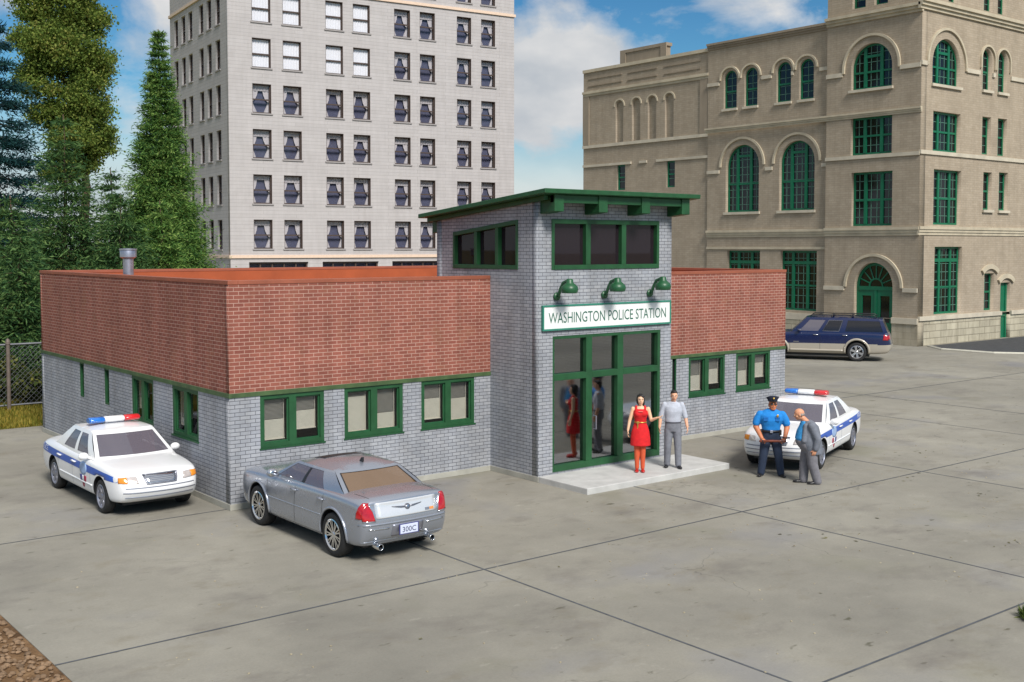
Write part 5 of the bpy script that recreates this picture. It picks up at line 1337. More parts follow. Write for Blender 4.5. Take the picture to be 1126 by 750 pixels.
# ---- policeman
def cop():
    b = MB(); P, R = head(b, (.03, -.03, 1.60), (.1, -1, .16), s=1.12, jaw=1.3)
    cap(b, (.0, .01, 1.44), (.02, 0, 1.53), .066, .062)
    loft(b, [(0, 0, 1.49, .1, .07), (0, .005, 1.43, .17, .085), (0, 0, 1.36, .22, .13), (0, -.005, 1.26, .235, .145), (0, 0, 1.12, .18, .115), (0, 0, 1.02, .17, .11), (0, 0, .92, .175, .115), (0, 0, .84, .16, .105)])
    limb(b, [(-.22, 0, 1.365), (-.315, .0, 1.10), (-.2, -.17, .87)], [.06, .06, .04]); hand(b, (-.2, -.175, .865), (.75, -.3, -.6), (.2, .5, -.9), (.1, -.9, .5), 1.25)
    limb(b, [(.22, 0, 1.365), (.33, .0, 1.10), (.27, -.17, .88)], [.06, .06, .04]); hand(b, (.268, -.175, .875), (-.75, -.3, -.6), (-.2, .5, -.9), (-.1, -.9, .5), 1.25)
    limb(b, [(-.1, 0, .88), (-.15, -.02, .47), (-.2, .02, .10)], [.1, .068, .045]); limb(b, [(.1, 0, .88), (.155, -.03, .47), (.215, -.0, .10)], [.1, .068, .045])
    o = person_base('policeman in a bright blue shirt and peaked cap holding a wooden baton in both hands', CPOS, FACE - .06, b, SKINT)
    face_parts(P, R, o, DARKH, 1.12)
    s = MB()
    loft(s, [(0, .003, 1.50, .09, .078), (0, .007, 1.455, .2, .105), (0, 0, 1.37, .263, .158), (0, -.008, 1.26, .252, .166), (0, 0, 1.12, .2, .138), (0, 0, 1.03, .186, .13), (0, 0, .99, .18, .125)], 28)
    limb(s, [(-.225, 0, 1.385), (-.285, 0, 1.26), (-.305, 0, 1.18)], [.084, .086, .084]); limb(s, [(.225, 0, 1.385), (.292, 0, 1.26), (.316, 0, 1.18)], [.084, .086, .084])
    s.tube([(.085 * math.cos(a), -.01 + .075 * math.sin(a), 1.50 - .018 * (1 - math.sin(a))) for a in [2 * PI * i / 20 for i in range(20)]], .02, 8, closed=True)
    BLUESH = cloth('bright_blue_shirt', S(26, 128, 206)); sh = part('shirt', s, BLUESH, o)
    for k in (-1, 1):
        m = MB(); m.box(k * .12 - .05, k * .12 + .05, -.172, -.155, 1.25, 1.33).box(k * .12 - .053, k * .12 + .053, -.176, -.158, 1.315, 1.345); m.build('pocket', cloth('deep_blue_pocket', S(20, 104, 178)), sh, bevel=.006)
    m = MB(); m.ell((.12, -.178, 1.37), (.028, .01, .034), 10, 6); m.build('badge', BRASS, sh, smooth=True)
    t = MB(); loft(t, [(0, 0, 1.03, .182, .128), (0, 0, .97, .19, .134), (0, .005, .88, .2, .14), (0, .005, .80, .185, .13)], 28)
    limb(t, [(-.1, 0, .84), (-.152, -.018, .47), (-.198, .02, .06)], [.118, .092, .078]); limb(t, [(.1, 0, .84), (.157, -.028, .47), (.213, .0, .06)], [.118, .092, .078])
    part('trousers', t, cloth('navy_trousers', S(40, 52, 74)), o)
    m = MB(); m.tube([(.192 * math.cos(a), .136 * math.sin(a), 1.02) for a in [2 * PI * i / 28 for i in range(28)]], .026, 8, closed=True); bt = m.build('belt', BELT, o, smooth=True)
    m = MB(); m.box(-.03, .03, -.172, -.155, .99, 1.05); m.build('buckle', STEEL, bt, bevel=.005)
    m = MB()
    for a in (.3, 1.0, 2.1, 2.8, 3.5, 5.9): m.box(.2 * math.cos(a) - .03, .2 * math.cos(a) + .03, .145 * math.sin(a) - .025, .145 * math.sin(a) + .025, .93, 1.035)
    m.build('belt_pouches', BELT, bt, bevel=.01)
    m = MB(); m.tube([(.276 + .043 * math.cos(a), -.165 + .043 * math.sin(a), .90) for a in [2 * PI * i / 16 for i in range(16)]], .011, 6, closed=True); m.build('wristwatch', BELT, o, smooth=True)
    shoe('shoe', (-.2, .02, .07), (-.25, -.17, 0), SHOE, o); shoe('shoe', (.215, 0, .07), (.28, -.18, 0), SHOE, o)
    h = MB(); q = lambda x, y, z, a, c, e: h.ell(P(x, y, z), (a, c, e), 16, 10, rot=R)
    q(0, -.035, .03, .078, .078, .07); q(0, -.05, -.02, .076, .05, .06); part('hair', h, DARKH, o, .009, 3)
    m = MB()      # sunglasses
    for k in (-1, 1): m.ell(P(k * .034, .092, .004), (.026, .012, .016), 12, 8, rot=R)
    m.tube([P(-.078, .0, .01), P(-.066, .075, .008), P(0, .102, .008), P(.066, .075, .008), P(.078, .0, .01)], .005, 6); m.build('sunglasses', TRIM, o, smooth=True)
    c = MB(); NAVYC = cloth('navy_cap', S(28, 34, 52))
    prof = [(.085, .062), (.09, .08), (.092, .098), (.118, .132), (.115, .15), (.07, .166), (.001, .17)]
    n = 24; vs = [P(r * math.cos(2 * PI * j / n), r * 1.08 * math.sin(2 * PI * j / n) - .005, z + .012 * math.sin(2 * PI * j / n) * (i > 2)) for i, (r, z) in enumerate(prof) for j in range(n)]
    c.add(vs, [(i * n + j, i * n + (j + 1) % n, (i + 1) * n + (j + 1) % n, (i + 1) * n + j) for i in range(len(prof) - 1) for j in range(n)]); cp = c.build('cap', NAVYC, o, smooth=True)
    v = MB(); k = 12; A = [P(.09 * math.cos(PI * i / k), .005 + .09 * math.sin(PI * i / k), .074) for i in range(k + 1)]; Bq = [P(.082 * math.cos(PI * i / k), 0.02 + .112 * math.sin(PI * i / k), .066 - .012 * math.sin(PI * i / k)) for i in range(k + 1)]
    v.add(A + Bq, [(i, i + 1, k + 2 + i, k + 1 + i) for i in range(k)]); v.build('visor', TRIM, cp, smooth=True)
    m = MB(); m.ell(P(0, .118, .118), (.02, .01, .024), 10, 6, rot=R); m.build('cap_badge', BRASS, cp, smooth=True)
    # baton
    bt = MB(); q = lambda x, z, y=-.235: (x, y, z)
    bt.tube([q(-.26, .815), q(-.24, .815), q(-.05, .822), q(.12, .826), q(.28, .83), q(.30, .83)], [.012, .026, .028, .028, .023, .012], 12)
    WOOD = plain('red_brown_wood', S(112, 56, 38), .35, var=.25, vscale=14)
    ob = bt.build('baton', WOOD, None, smooth=True); ob.location = o.location; ob.rotation_euler = o.rotation_euler
    g = MB(); g.tube([q(-.2, .818), q(-.18, .818)], .031, 10).tube([q(.2, .828), q(.215, .828)], .029, 10); g.build('grip_ring', TRIM, ob)
    tag(ob, 'dark wooden baton held crosswise at the policeman’s waist'.replace('’', "'"), 'baton')
# ---- bald man in a grey suit, walking bent towards the policeman (faces the viewer's left)
def suit():
    b = MB(); P, R = head(b, (0, -.20, 1.50), (-.25, -1, -.35), (0, -.3, 1), s=1.05)
    cap(b, (0, -.05, 1.33), (0, -.14, 1.43), .062, .058)
    loft(b, [(0, -.06, 1.38, .08, .05), (0, -.02, 1.33, .17, .07), (0, .01, 1.25, .18, .09), (0, .0, 1.12, .16, .12), (0, -.03, .98, .15, .15), (0, -.03, .86, .16, .15), (0, .02, .76, .15, .12)])
    for k in (-1, 1):
        limb(b, [(k * .2, .0, 1.29), (k * .26, .1, 1.0), (k * .24, .06, .78)], [.055, .046, .034]); hand(b, (k * .24, .055, .775), (0, -.25, -1), (-k, 0, 0), (0, -1, 0), .8)
    limb(b, [(-.1, .0, .8), (-.1, -.06, .44), (-.09, -.08, .10)], [.09, .06, .042]); limb(b, [(.1, .02, .8), (.1, .05, .44), (.09, .16, .10)], [.09, .06, .042])
    o = person_base('bald man in a grey suit leaning forward in front of the policeman', SPOS, FACE - PI / 2 + .1, b, SKINR)
    face_parts(P, R, o, GREYH, 1.05)
    s = MB(); loft(s, [(0, -.10, 1.36, .07, .06), (0, -.10, 1.28, .12, .08), (0, -.09, 1.15, .16, .15), (0, -.10, .99, .18, .175), (0, -.075, .90, .175, .165), (0, -.04, .84, .165, .15)]); BL = cloth('blue_dress_shirt', S(52, 138, 196)); part('shirt', s, BL, o)
    j = MB(); loft(j, [(0, -.03, 1.375, .1, .075), (0, -.005, 1.34, .205, .1), (0, .02, 1.25, .232, .155), (0, .015, 1.12, .228, .195), (0, .005, .98, .232, .225), (0, .03, .86, .235, .225), (0, .07, .72, .235, .19), (0, .08, .66, .225, .18)], 30)
    for k in (-1, 1):
        limb(j, [(k * .2, .0, 1.29), (k * .262, .1, 1.0), (k * .245, .065, .80)], [.085, .073, .062])
        cap(j, (k * .13, -.1, 1.28), (k * .16, -.14, .95), .05, .055)
        j.box(k * .09 - .02, k * .09 + .02, -.19, -.1, 1.0, 1.25) if False else None
    GJ = cloth('grey_suit_jacket', S(112, 116, 126)); jk = part('jacket', j, GJ, o)
    for k in (-1, 1):
        m = MB(); m.prism([(-.08, 1.36), (-.15, 1.25), (-.2, 1.06), (-.165, 1.06), (-.12, 1.22), (-.05, 1.34)], k * .1 - .015, k * .1 + .02, sw=lambda a, b_, c: (c, a, b_)); m.build('lapel', GJ, jk, bevel=.004)
    t = MB(); loft(t, [(0, -.075, .965, .18, .19), (0, -.065, .90, .188, .2), (0, -.03, .82, .195, .19), (0, .01, .72, .185, .155)], 28)
    limb(t, [(-.1, .0, .78), (-.102, -.055, .44), (-.092, -.075, .06)], [.12, .1, .085]); limb(t, [(.1, .02, .78), (.102, .05, .44), (.092, .15, .06)], [.12, .1, .085]); part('trousers', t, cloth('grey_suit_trousers', S(116, 114, 120)), o)
    shoe('shoe', (-.09, -.08, .07), (-.1, -.26, 0), SHOE, o); shoe('shoe', (.09, .16, .075), (.1, -.03, 0), SHOE, o)
    h = MB(); q = lambda x, y, z, a, c, e: h.ell(P(x, y, z), (a, c, e), 12, 8, rot=R)
    for k in (-1, 1): q(k * .066, -.045, -.01, .016, .045, .03)
    q(0, -.088, -.015, .055, .018, .032); part('hair', h, GREYH, o, .008, 2)
WPOS, MPOS, CPOS, SPOS = (8.45, -2.68, .13), (9.36, -2.80, .13), (10.83, -4.38, 0), (10.83, -5.40, 0)
woman(); man(); cop(); suit()
for o_ in COL.objects:
    if o_.get('label', '').startswith('bald man'): o_.scale = (1.12, 1.1, 1.0)
    elif o_.get('label', '').startswith('policeman'): o_.scale = (1.05, 1.05, 1.0)
    elif o_.name.startswith('baton'): o_.scale = (1.05, 1.05, 1.0)
# ------------------------------------------------------------------ ground
def sheet(name, polys, z, mat, kind='structure'):
    me = bpy.data.meshes.new(name); vs = []; fs = []
    for p in polys:
        k = len(vs); vs += [(x, y, z) for x, y in p]; fs.append(tuple(range(k, k + len(p))))
    me.from_pydata(vs, [], fs); me.update()
    return tag(link(name, me, mat), kind=kind)
def ground_mat(name, stops, sc=1.0, bump=.3):
    m, nt, b = new_mat(name); tc = N(nt, 'ShaderNodeTexCoord')
    n1 = noise(nt, sc, 8, tc.outputs['Object'], .65); r = ramp(nt, n1.outputs['Fac'], stops)
    nt.links.new(r.outputs[0], b.inputs['Base Color']); b.inputs['Roughness'].default_value = .95; b.inputs['Specular IOR Level'].default_value = .15
    n2 = noise(nt, sc * 12, 6, tc.outputs['Object']); bp = N(nt, 'ShaderNodeBump'); bp.inputs['Strength'].default_value = bump; bp.inputs['Distance'].default_value = .05
    nt.links.new(n2.outputs['Fac'], bp.inputs['Height']); nt.links.new(bp.outputs[0], b.inputs['Normal'])
    return m
def concrete_lot():
    m, nt, b = new_mat('lot_concrete'); tc = N(nt, 'ShaderNodeTexCoord'); ob = tc.outputs['Object']
    n1 = noise(nt, .16, 5, ob, .6); base = ramp(nt, n1.outputs['Fac'], [(.3, S(121, 118, 110)), (.5, S(140, 136, 126)), (.7, S(155, 151, 140))])
    n2 = noise(nt, 1.1, 8, ob, .7); r2 = ramp(nt, n2.outputs['Fac'], [(.25, (.88, .88, .87)), (.75, (1.08, 1.08, 1.07))])
    c = mixc(nt, 1.0, base.outputs[0], r2.outputs[0], 'MULTIPLY')
    n3 = noise(nt, 26, 4, ob, .7); r3 = ramp(nt, n3.outputs['Fac'], [(.3, (.93, .93, .93)), (.7, (1.06, 1.06, 1.06))])
    c = mixc(nt, 1.0, c, r3.outputs[0], 'MULTIPLY')
    # blue-grey and greenish weathering patches
    n4 = noise(nt, .33, 4, ob, .5); r4 = ramp(nt, n4.outputs['Fac'], [(.56, (0, 0, 0)), (.72, (.55, .55, .55))])
    c = mixc(nt, r4.outputs[0], c, S(118, 118, 124))
    mp = N(nt, 'ShaderNodeMapping'); mp.inputs['Location'].default_value = (13, 7, 0); nt.links.new(ob, mp.inputs[0])
    n5 = noise(nt, .45, 4, mp.outputs[0], .5); r5 = ramp(nt, n5.outputs['Fac'], [(.6, (0, 0, 0)), (.75, (.45, .45, .45))])
    c = mixc(nt, r5.outputs[0], c, S(120, 119, 98))
    # small oily spots and moss specks
    mp2 = N(nt, 'ShaderNodeMapping'); mp2.inputs['Scale'].default_value = (1.5, 3.2, 1); mp2.inputs['Rotation'].default_value = (0, 0, .6); nt.links.new(ob, mp2.inputs[0])
    n6 = noise(nt, 1.3, 3, mp2.outputs[0], .45); r6 = ramp(nt, n6.outputs['Fac'], [(.70, (0, 0, 0)), (.75, (.8, .8, .8))])
    c = mixc(nt, r6.outputs[0], c, S(78, 76, 60))
    # larger worn smudges, moss films and pale dust
    for sc_, loc_, lo, hi, k_, col in ((.55, (3, 21, 0), .53, .70, .6, S(108, 103, 97)), (.9, (31, 5, 0), .56, .72, .5, S(118, 110, 92)), (1.7, (8, 44, 0), .62, .74, .4, S(176, 172, 160)), (2.6, (17, 2, 0), .63, .71, .7, S(86, 82, 68))):
        mq = N(nt, 'ShaderNodeMapping'); mq.inputs['Location'].default_value = loc_; mq.inputs['Scale'].default_value = (1, 1.5, 1); mq.inputs['Rotation'].default_value = (0, 0, .5); nt.links.new(ob, mq.inputs[0])
        nq = noise(nt, sc_, 7, mq.outputs[0], .68); rq = ramp(nt, nq.outputs['Fac'], [(lo, (0, 0, 0)), (hi, (k_, k_, k_))]); c = mixc(nt, rq.outputs[0], c, col)
    # hairline cracks
    nd = noise(nt, .8, 4, ob); md = N(nt, 'ShaderNodeVectorMath', operation='ADD'); nt.links.new(ob, md.inputs[0]); sc2 = N(nt, 'ShaderNodeVectorMath', operation='SCALE'); sc2.inputs['Scale'].default_value = 1.6
    nt.links.new(nd.outputs['Color'], sc2.inputs[0]); nt.links.new(sc2.outputs[0], md.inputs[1])
    vo = N(nt, 'ShaderNodeTexVoronoi', feature='DISTANCE_TO_EDGE'); vo.inputs['Scale'].default_value = .2; nt.links.new(md.outputs[0], vo.inputs['Vector'])
    rk = ramp(nt, vo.outputs['Distance'], [(.0, (.5, .5, .5)), (.0035, (0, 0, 0))]); nm = noise(nt, .3, 2, ob); rm_ = ramp(nt, nm.outputs['Fac'], [(.5, (0, 0, 0)), (.62, (1, 1, 1))])
    kk = N(nt, 'ShaderNodeMath', operation='MULTIPLY'); nt.links.new(rk.outputs[0], kk.inputs[0]); nt.links.new(rm_.outputs[0], kk.inputs[1]); c = mixc(nt, kk.outputs[0], c, S(84, 82, 76))
    nt.links.new(c, b.inputs['Base Color']); b.inputs['Roughness'].default_value = .82; b.inputs['Specular IOR Level'].default_value = .3
    bp = N(nt, 'ShaderNodeBump'); bp.inputs['Strength'].default_value = .12; bp.inputs['Distance'].default_value = .02
    n7 = noise(nt, 45, 5, ob); nt.links.new(n7.outputs['Fac'], bp.inputs['Height']); nt.links.new(bp.outputs[0], b.inputs['Normal'])
    return m
DIRT = ground_mat('ballast_dirt', [(.3, S(70, 52, 36)), (.5, S(118, 92, 66)), (.66, S(146, 118, 88)), (.8, S(100, 84, 56))], 2.2, .8)
TURF = ground_mat('dry_turf', [(.3, S(62, 72, 30)), (.5, S(112, 108, 48)), (.7, S(150, 132, 62))], 1.6, .8)
sheet('ground', [[(-900, -600), (1200, -600), (1200, 1500), (-900, 1500)]], -.03, TURF)
sheet('soil', [[(-60, -60), (-5.15, -60), (-5.15, 12.95), (-60, 12.95)]], -.012, DIRT)
lot = MB(); lot.box(-5.15, 78, -45, 13.1, -.15, 0).box(17.3, 78, 13.1, 75, -.15, 0)
tag(lot.build('parking_lot', concrete_lot()), kind='structure')
JOINT = plain('joint_filler', S(80, 83, 87), .9, var=.3, vscale=4)
j = MB()
def jline(x0, y0, x1, y1, w): 
    if x0 == x1: j.box(x0 - w, x0 + w, min(y0, y1), max(y0, y1), .0025, .004)
    else: j.box(min(x0, x1), max(x0, x1), y0 - w, y0 + w, .0045, .006)
for y in (-31.0, -24.8, -18.6, -12.4, -6.22): jline(-5.15, y, 45, y, .017)
jline(-5.15, .16, -.01, .16, .014); jline(17, 2.4, 42.9, 2.4, .02)
for x in (1.42, 7.66, 13.9): jline(x, -44, x, -.02 if x < 6 or x > 11 else -3.28, .017)
jline(24.4, -44, 24.4, 40, .022); jline(20.6, -15, 20.6, 12, .015)
tag(j.build('slab_joint', JOINT), kind='structure')
ASPH = plain('dark_asphalt', (.045, .047, .052), .85, var=.25, vscale=3, bump=.3)
sheet('road', [[(43.6, 11.6), (42.4, 10.0), (42.6, 7.5), (44.5, 5.2), (80, -12), (80, 11.6)]], .006, ASPH)
KERB = plain('pale_kerb', S(186, 182, 168), .9, var=.1)
kb = MB(); kb.tube([(43.5, 11.5, .0), (42.25, 10.0, .0), (42.4, 7.4, .0), (44.3, 5.0, .0), (60, -2.7, .0)], .09, 6); tag(kb.build('kerb', KERB), kind='structure')

# ------------------------------------------------------------------ foliage
def leaf_object(name, P, D, L, W, mat, parent, U=None):
    """one narrow kite-shaped leaf per row of P (position), D (direction), L (length), W (width)"""
    n = len(P)
    D = D / np.linalg.norm(D, axis=1, keepdims=True)
    r = rng.normal(size=(n, 3)) if U is None else U + .35 * rng.normal(size=(n, 3))
    sdir = np.cross(D, r); sdir /= (np.linalg.norm(sdir, axis=1, keepdims=True) + 1e-9)
    a = P; b = P + D * (L * .45)[:, None] + sdir * (W / 2)[:, None]; c = P + D * L[:, None]; d = P + D * (L * .45)[:, None] - sdir * (W / 2)[:, None]
    V = np.stack([a, b, c, d], 1).reshape(-1, 3)
    me = bpy.data.meshes.new(name)
    me.vertices.add(4 * n); me.vertices.foreach_set('co', V.astype(np.float32).ravel())
    me.loops.add(4 * n); me.loops.foreach_set('vertex_index', np.arange(4 * n, dtype=np.int32))
    me.polygons.add(n); me.polygons.foreach_set('loop_start', np.arange(0, 4 * n, 4, dtype=np.int32)); me.polygons.foreach_set('loop_total', np.full(n, 4, dtype=np.int32))
    me.update(); me.validate()
    return link(name, me, mat, parent)
BARK = plain('bark', S(84, 68, 54), .95, var=.3, vscale=5, bump=.6, bscale=12)
def conifer(name, label, loc, H, R, n_br, per, mat, group, z0=.6, droop=.15, tier=0.0, ll=.3, lw=.09, power=.85, ragged=.25, up=.25, spr=(.16, .1)):
    t = thing(name, label, 'tree', loc, rng.uniform(0, 6.28), group)
    m = MB(); ks = 10
    m.tube([(.05 * math.sin(i), .05 * math.cos(2 * i), H * i / ks) for i in range(ks + 1)], [max(.02, .02 * H * (1 - i / ks)) for i in range(ks + 1)], 9)
    Ps = []; Ds = []; Ls = []
    for b in range(n_br):
        h = z0 + (H - z0) * (1 - math.sqrt(rng.uniform(0, 1))) if rng.uniform() < .65 else rng.uniform(z0, H)
        if tier: h = round(h / tier) * tier + rng.normal() * tier * .1
        h = min(h, H * .985)
        rad = R * ((H - h) / (H - z0)) ** power * (1 + ragged * rng.normal() * .6) + .08
        rad = max(.1, rad)
        an = rng.uniform(0, 2 * PI); dx, dy = math.cos(an), math.sin(an)
        k = max(4, int(per * (rad / R + .12)))
        s = np.sqrt(rng.uniform(.04, 1, k)); 
        spread = spr[0] * rad + spr[1]
        base = np.stack([dx * rad * s, dy * rad * s, h - droop * rad * s + up * rad * s * s], 1)
        off = rng.normal(size=(k, 3)) * np.array([spread, spread, spread * .35])
        base += off * (0.35 + s[:, None])
        dirs = np.stack([np.full(k, dx), np.full(k, dy), np.full(k, -.1)], 1) + rng.normal(size=(k, 3)) * .65
        Ps.append(base); Ds.append(dirs); Ls.append(rng.uniform(.6, 1.3, k) * ll)
        if rad > .5 and b % 3 == 0: m.tube([(0, 0, h), (dx * rad * .5, dy * rad * .5, h - droop * rad * .5), (dx * rad * .9, dy * rad * .9, h - droop * rad * .9 + up * rad * .8)], [.035, .02, .008], 5)
    m.build('trunk', BARK, t, smooth=True)
    P = np.concatenate(Ps); D = np.concatenate(Ds); L = np.concatenate(Ls)
    leaf_object('crown', P, D, L, np.full(len(P), lw) * rng.uniform(.7, 1.3, len(P)), mat, t)
    return t
def broadleaf(name, label, loc, trunk_pts, tr, blobs, n_leaf, mat, cat='tree', ll=.3, lw=.16, group=None, clump=.42):
    t = thing(name, label, cat, loc, 0, group)
    m = MB(); m.tube(trunk_pts, tr, 9)
    Ps = []; Ds = []
    vol = np.array([b[3] ** 1.7 for b in blobs]); vol = vol / vol.sum()
    top = [Vector(p) for p in trunk_pts]
    for (x, y, z, r), w in zip(blobs, vol):
        c = Vector((x, y, z)); q = min(top, key=lambda p: (p - c).length + max(0, p.z - c.z) * 2)
        m.tube([q, q.lerp(c, .55) + Vector((0, 0, -.12 * (c - q).length)), c], [.035 + .05 * r, .03 + .02 * r, .015], 6)
        k = int(n_leaf * w)
        nc = max(6, int(16 * r))      # sub-clumps on and in the lobe give lit tops and dark hollows
        cd = rng.normal(size=(nc, 3)); cd /= np.linalg.norm(cd, axis=1, keepdims=True)
        cc = np.array([x, y, z]) + cd * (r * rng.uniform(.45, 1.05, nc))[:, None] * np.array([1, 1, .85])
        idx = rng.integers(0, nc, k)
        o = rng.normal(size=(k, 3)) * r * clump * .55 * np.array([1, 1, .7])
        Ps.append(cc[idx] + o); Ds.append(rng.normal(size=(k, 3)) + np.array([0, 0, -.2]))
    m.build('trunk' if cat == 'tree' else 'stem', BARK, t, smooth=True)
    P = np.concatenate(Ps); D = np.concatenate(Ds)
    leaf_object('crown' if cat == 'tree' else 'foliage', P, D, rng.uniform(.6, 1.3, len(P)) * ll, rng.uniform(.7, 1.3, len(P)) * lw, mat, t)
    return t
NEED = leafmat('bright_needles', [(.2, S(34, 68, 34)), (.45, S(70, 108, 50)), (.7, S(114, 146, 70)), (.95, S(156, 172, 98))])
NEED2 = leafmat('mid_needles', [(.2, S(26, 54, 34)), (.5, S(58, 92, 50)), (.8, S(102, 130, 72)), (.95, S(138, 154, 94))])
NEEDB = leafmat('blue_needles', [(.2, S(10, 36, 42)), (.5, S(22, 58, 62)), (.85, S(44, 84, 80))])
OLIVE = leafmat('olive_leaves', [(.2, S(56, 76, 32)), (.45, S(98, 122, 54)), (.7, S(140, 156, 74)), (.95, S(166, 156, 88))], .45)
BUSH = leafmat('bush_leaves', [(.2, S(30, 46, 22)), (.5, S(62, 78, 36)), (.8, S(110, 112, 52)), (.95, S(150, 140, 70))], .25)
G = 'trees behind the station'
conifer('conifer_tree', 'bright green dense pointed conifer just left of the pale tower block', (9.9, 28.4, 0), 14.6, 2.1, 1700, 160, NEED, G, ll=.19, lw=.04, power=1.0, ragged=.26, spr=(.1, .06), tier=.3, droop=.1, up=.3)
conifer('spruce_tree', 'mid green spruce in front of the tall olive tree', (5.2, 26.6, 0), 10.4, 2.2, 560, 100, NEED2, G, ll=.24, lw=.045, power=.9, tier=.42, droop=.3, up=.15)
conifer('spruce_tree', 'small slender spruce between the olive tree and the bright conifer', (7.35, 27.4, 0), 8.4, 1.15, 420, 80, NEED2, G, ll=.22, lw=.045, power=.85, tier=.4, droop=.3, up=.15)
conifer('spruce_tree', 'dark blue spruce in open tiers at the left edge', (4.3, 33.0, 0), 15.2, 3.1, 460, 170, NEEDB, G, ll=.28, lw=.055, tier=.82, droop=.28, up=.12, power=.8)
conifer('spruce_tree', 'low mid green spruce below the dark blue one', (2.5, 24.2, 0), 7.0, 2.0, 420, 90, NEED2, G, ll=.23, lw=.045, tier=.4, droop=.3, up=.15)
conifer('spruce_tree', 'bushy spruce behind the chain link fence by the brick corner', (1.9, 20.9, 0), 5.4, 1.9, 420, 90, NEED2, G, ll=.22, lw=.045, tier=.36, droop=.3, up=.15)
conifer('spruce_tree', 'short dark spruce hidden among the trunks behind the roof vent', (6.6, 24.3, 0), 7.2, 2.1, 420, 90, NEED2, G, ll=.23, lw=.045, tier=.4, droop=.3, up=.15)
conifer('spruce_tree', 'short green spruce low beside the bright conifer', (8.6, 25.2, 0), 7.0, 1.7, 420, 90, NEED, G, ll=.22, lw=.045, tier=.4, droop=.3, up=.15)
tp = [(0, 0, 0), (.1, 0, 3), (0, .1, 6.2), (.15, 0, 8.2), (-.15, .1, 10.5), (-.3, 0, 13), (-.1, 0, 16), (0, 0, 19), (.2, 0, 22.5)]
bl0 = [(-.9, 0, 9.3, .9), (.5, .2, 9.6, .85), (1.1, -.2, 10.6, .8), (-.2, -.5, 10.8, 1.0), (-1.2, .3, 11.6, .9), (.7, .3, 12.0, 1.05), (-.4, -.5, 12.6, 1.0), (-1.9, 0, 13.4, 1.05), (.3, 0, 13.8, 1.15), (1.3, .1, 14.4, .8),
       (-1.4, -.3, 14.9, 1.1), (-2.0, .2, 15.4, .9), (.2, -.4, 15.2, 1.1), (-.6, .4, 16.1, 1.2), (-1.9, .1, 17.2, .95), (.6, 0, 16.8, .95), (-.9, -.3, 17.9, 1.15), (.2, .2, 18.5, 1.1), (-.3, 0, 20.0, 1.3), (.8, .1, 21.2, 1.2), (-.9, 0, 21.6, 1.2), (0, 0, 23.0, 1.2)]
broadleaf('olive_tree', 'very tall irregular olive green tree with clumped crown running off the top', (10.0, 39.0, 0), tp, [.3, .27, .24, .2, .17, .14, .11, .08, .04], [(x - .35, y, z, r * 1.06) for x, y, z, r in bl0], 150000, OLIVE, ll=.15, lw=.09, group=G, clump=.5)
def bush(label, loc, r, h, n, mat=None, ll=.2):
    bs = [(rng.normal() * r * .45, rng.normal() * r * .45, h * rng.uniform(.35, .8), r * rng.uniform(.4, .6)) for _ in range(7)]
    return broadleaf('bush', label, loc, [(0, 0, 0), (.03, 0, h * .3), (0, .02, h * .55)], [.05, .04, .02], bs, n, mat or BUSH, 'bush', ll=ll, lw=ll * .5, group='bushes beyond the fence')
bush('yellow green bush just beyond the fence at the left edge', (-1.3, 18.4, 0), .95, 1.5, 5200)
bush('ragged green bush beyond the fence next to the brick corner', (.25, 18.9, 0), .9, 1.7, 5200)
bush('tall dark bush standing behind the fence bushes', (-.6, 21.2, 0), 1.3, 3.0, 7000, NEED2, .24)
bush('low olive bush beyond the fence at the foot of the spruce', (1.6, 18.0, 0), .8, 1.2, 4000)
# grass strip
k = 26000
P = np.stack([rng.uniform(-5, 3.5, k), rng.uniform(13.2, 20, k), np.full(k, -.03)], 1)
D = rng.normal(size=(k, 3)) * .35 + np.array([0, 0, 1.0])
GRASS = leafmat('dry_grass', [(.2, S(70, 84, 30)), (.45, S(118, 118, 44)), (.7, S(160, 138, 60)), (.95, S(150, 150, 74))], .3)
tag(leaf_object('grass', P, D, rng.uniform(.08, .24, k), np.full(k, .03), GRASS, None), kind='stuff')
# grass tuft at the lower right edge of the lot
k = 2600
ang = rng.uniform(0, 6.28, k); rr = np.sqrt(rng.uniform(0, 1, k))
P = np.stack([.3 * rr * np.cos(ang), .3 * rr * np.sin(ang), np.zeros(k)], 1)
D = rng.normal(size=(k, 3)) * .5 + np.array([0, 0, 1.0])
tuft = thing('grass_tuft', 'green grass tuft growing at the right edge of the concrete lot', 'grass tuft', (5.95, -12.95, 0))
leaf_object('blade', P, D, rng.uniform(.06, .2, k), np.full(k, .022), leafmat('tuft_green', [(.2, S(44, 62, 26)), (.6, S(84, 104, 46)), (.95, S(130, 132, 74))]), tuft)['kind'] = 'stuff'
# stones on the soil
def stones(name, n, area, smin, smax, mat, kind='stuff', flat=.6, z=0.0):
    m = MB()
    for _ in range(n):
        x, y = area(); s = rng.uniform(smin, smax)
        R_ = Matrix.Rotation(rng.uniform(0, 6.28), 3, 'Z') @ Matrix.Rotation(rng.uniform(-.4, .4), 3, 'X')
        m.ell((x, y, z + s * .2), (s * rng.uniform(.7, 1.3), s, s * flat), 6, 4, rot=R_)
    return tag(m.build(name, mat), kind=kind)
GRAV = plain('brown_gravel', S(128, 104, 80), .95, var=.45, vscale=7, bump=.4)
stones('gravel', 900, lambda: (-5.2 - abs(rng.normal()) * .7, rng.uniform(-9.5, -2.5)), .012, .05, GRAV)
stones('grit', 420, lambda: (rng.uniform(-4, 20), rng.uniform(-12, -1)), .006, .02, plain('pale_grit', S(150, 140, 118), .95, var=.4, vscale=9))
DEB = plain('dead_leaf', S(104, 100, 74), .95, var=.4, vscale=3)
k = 70
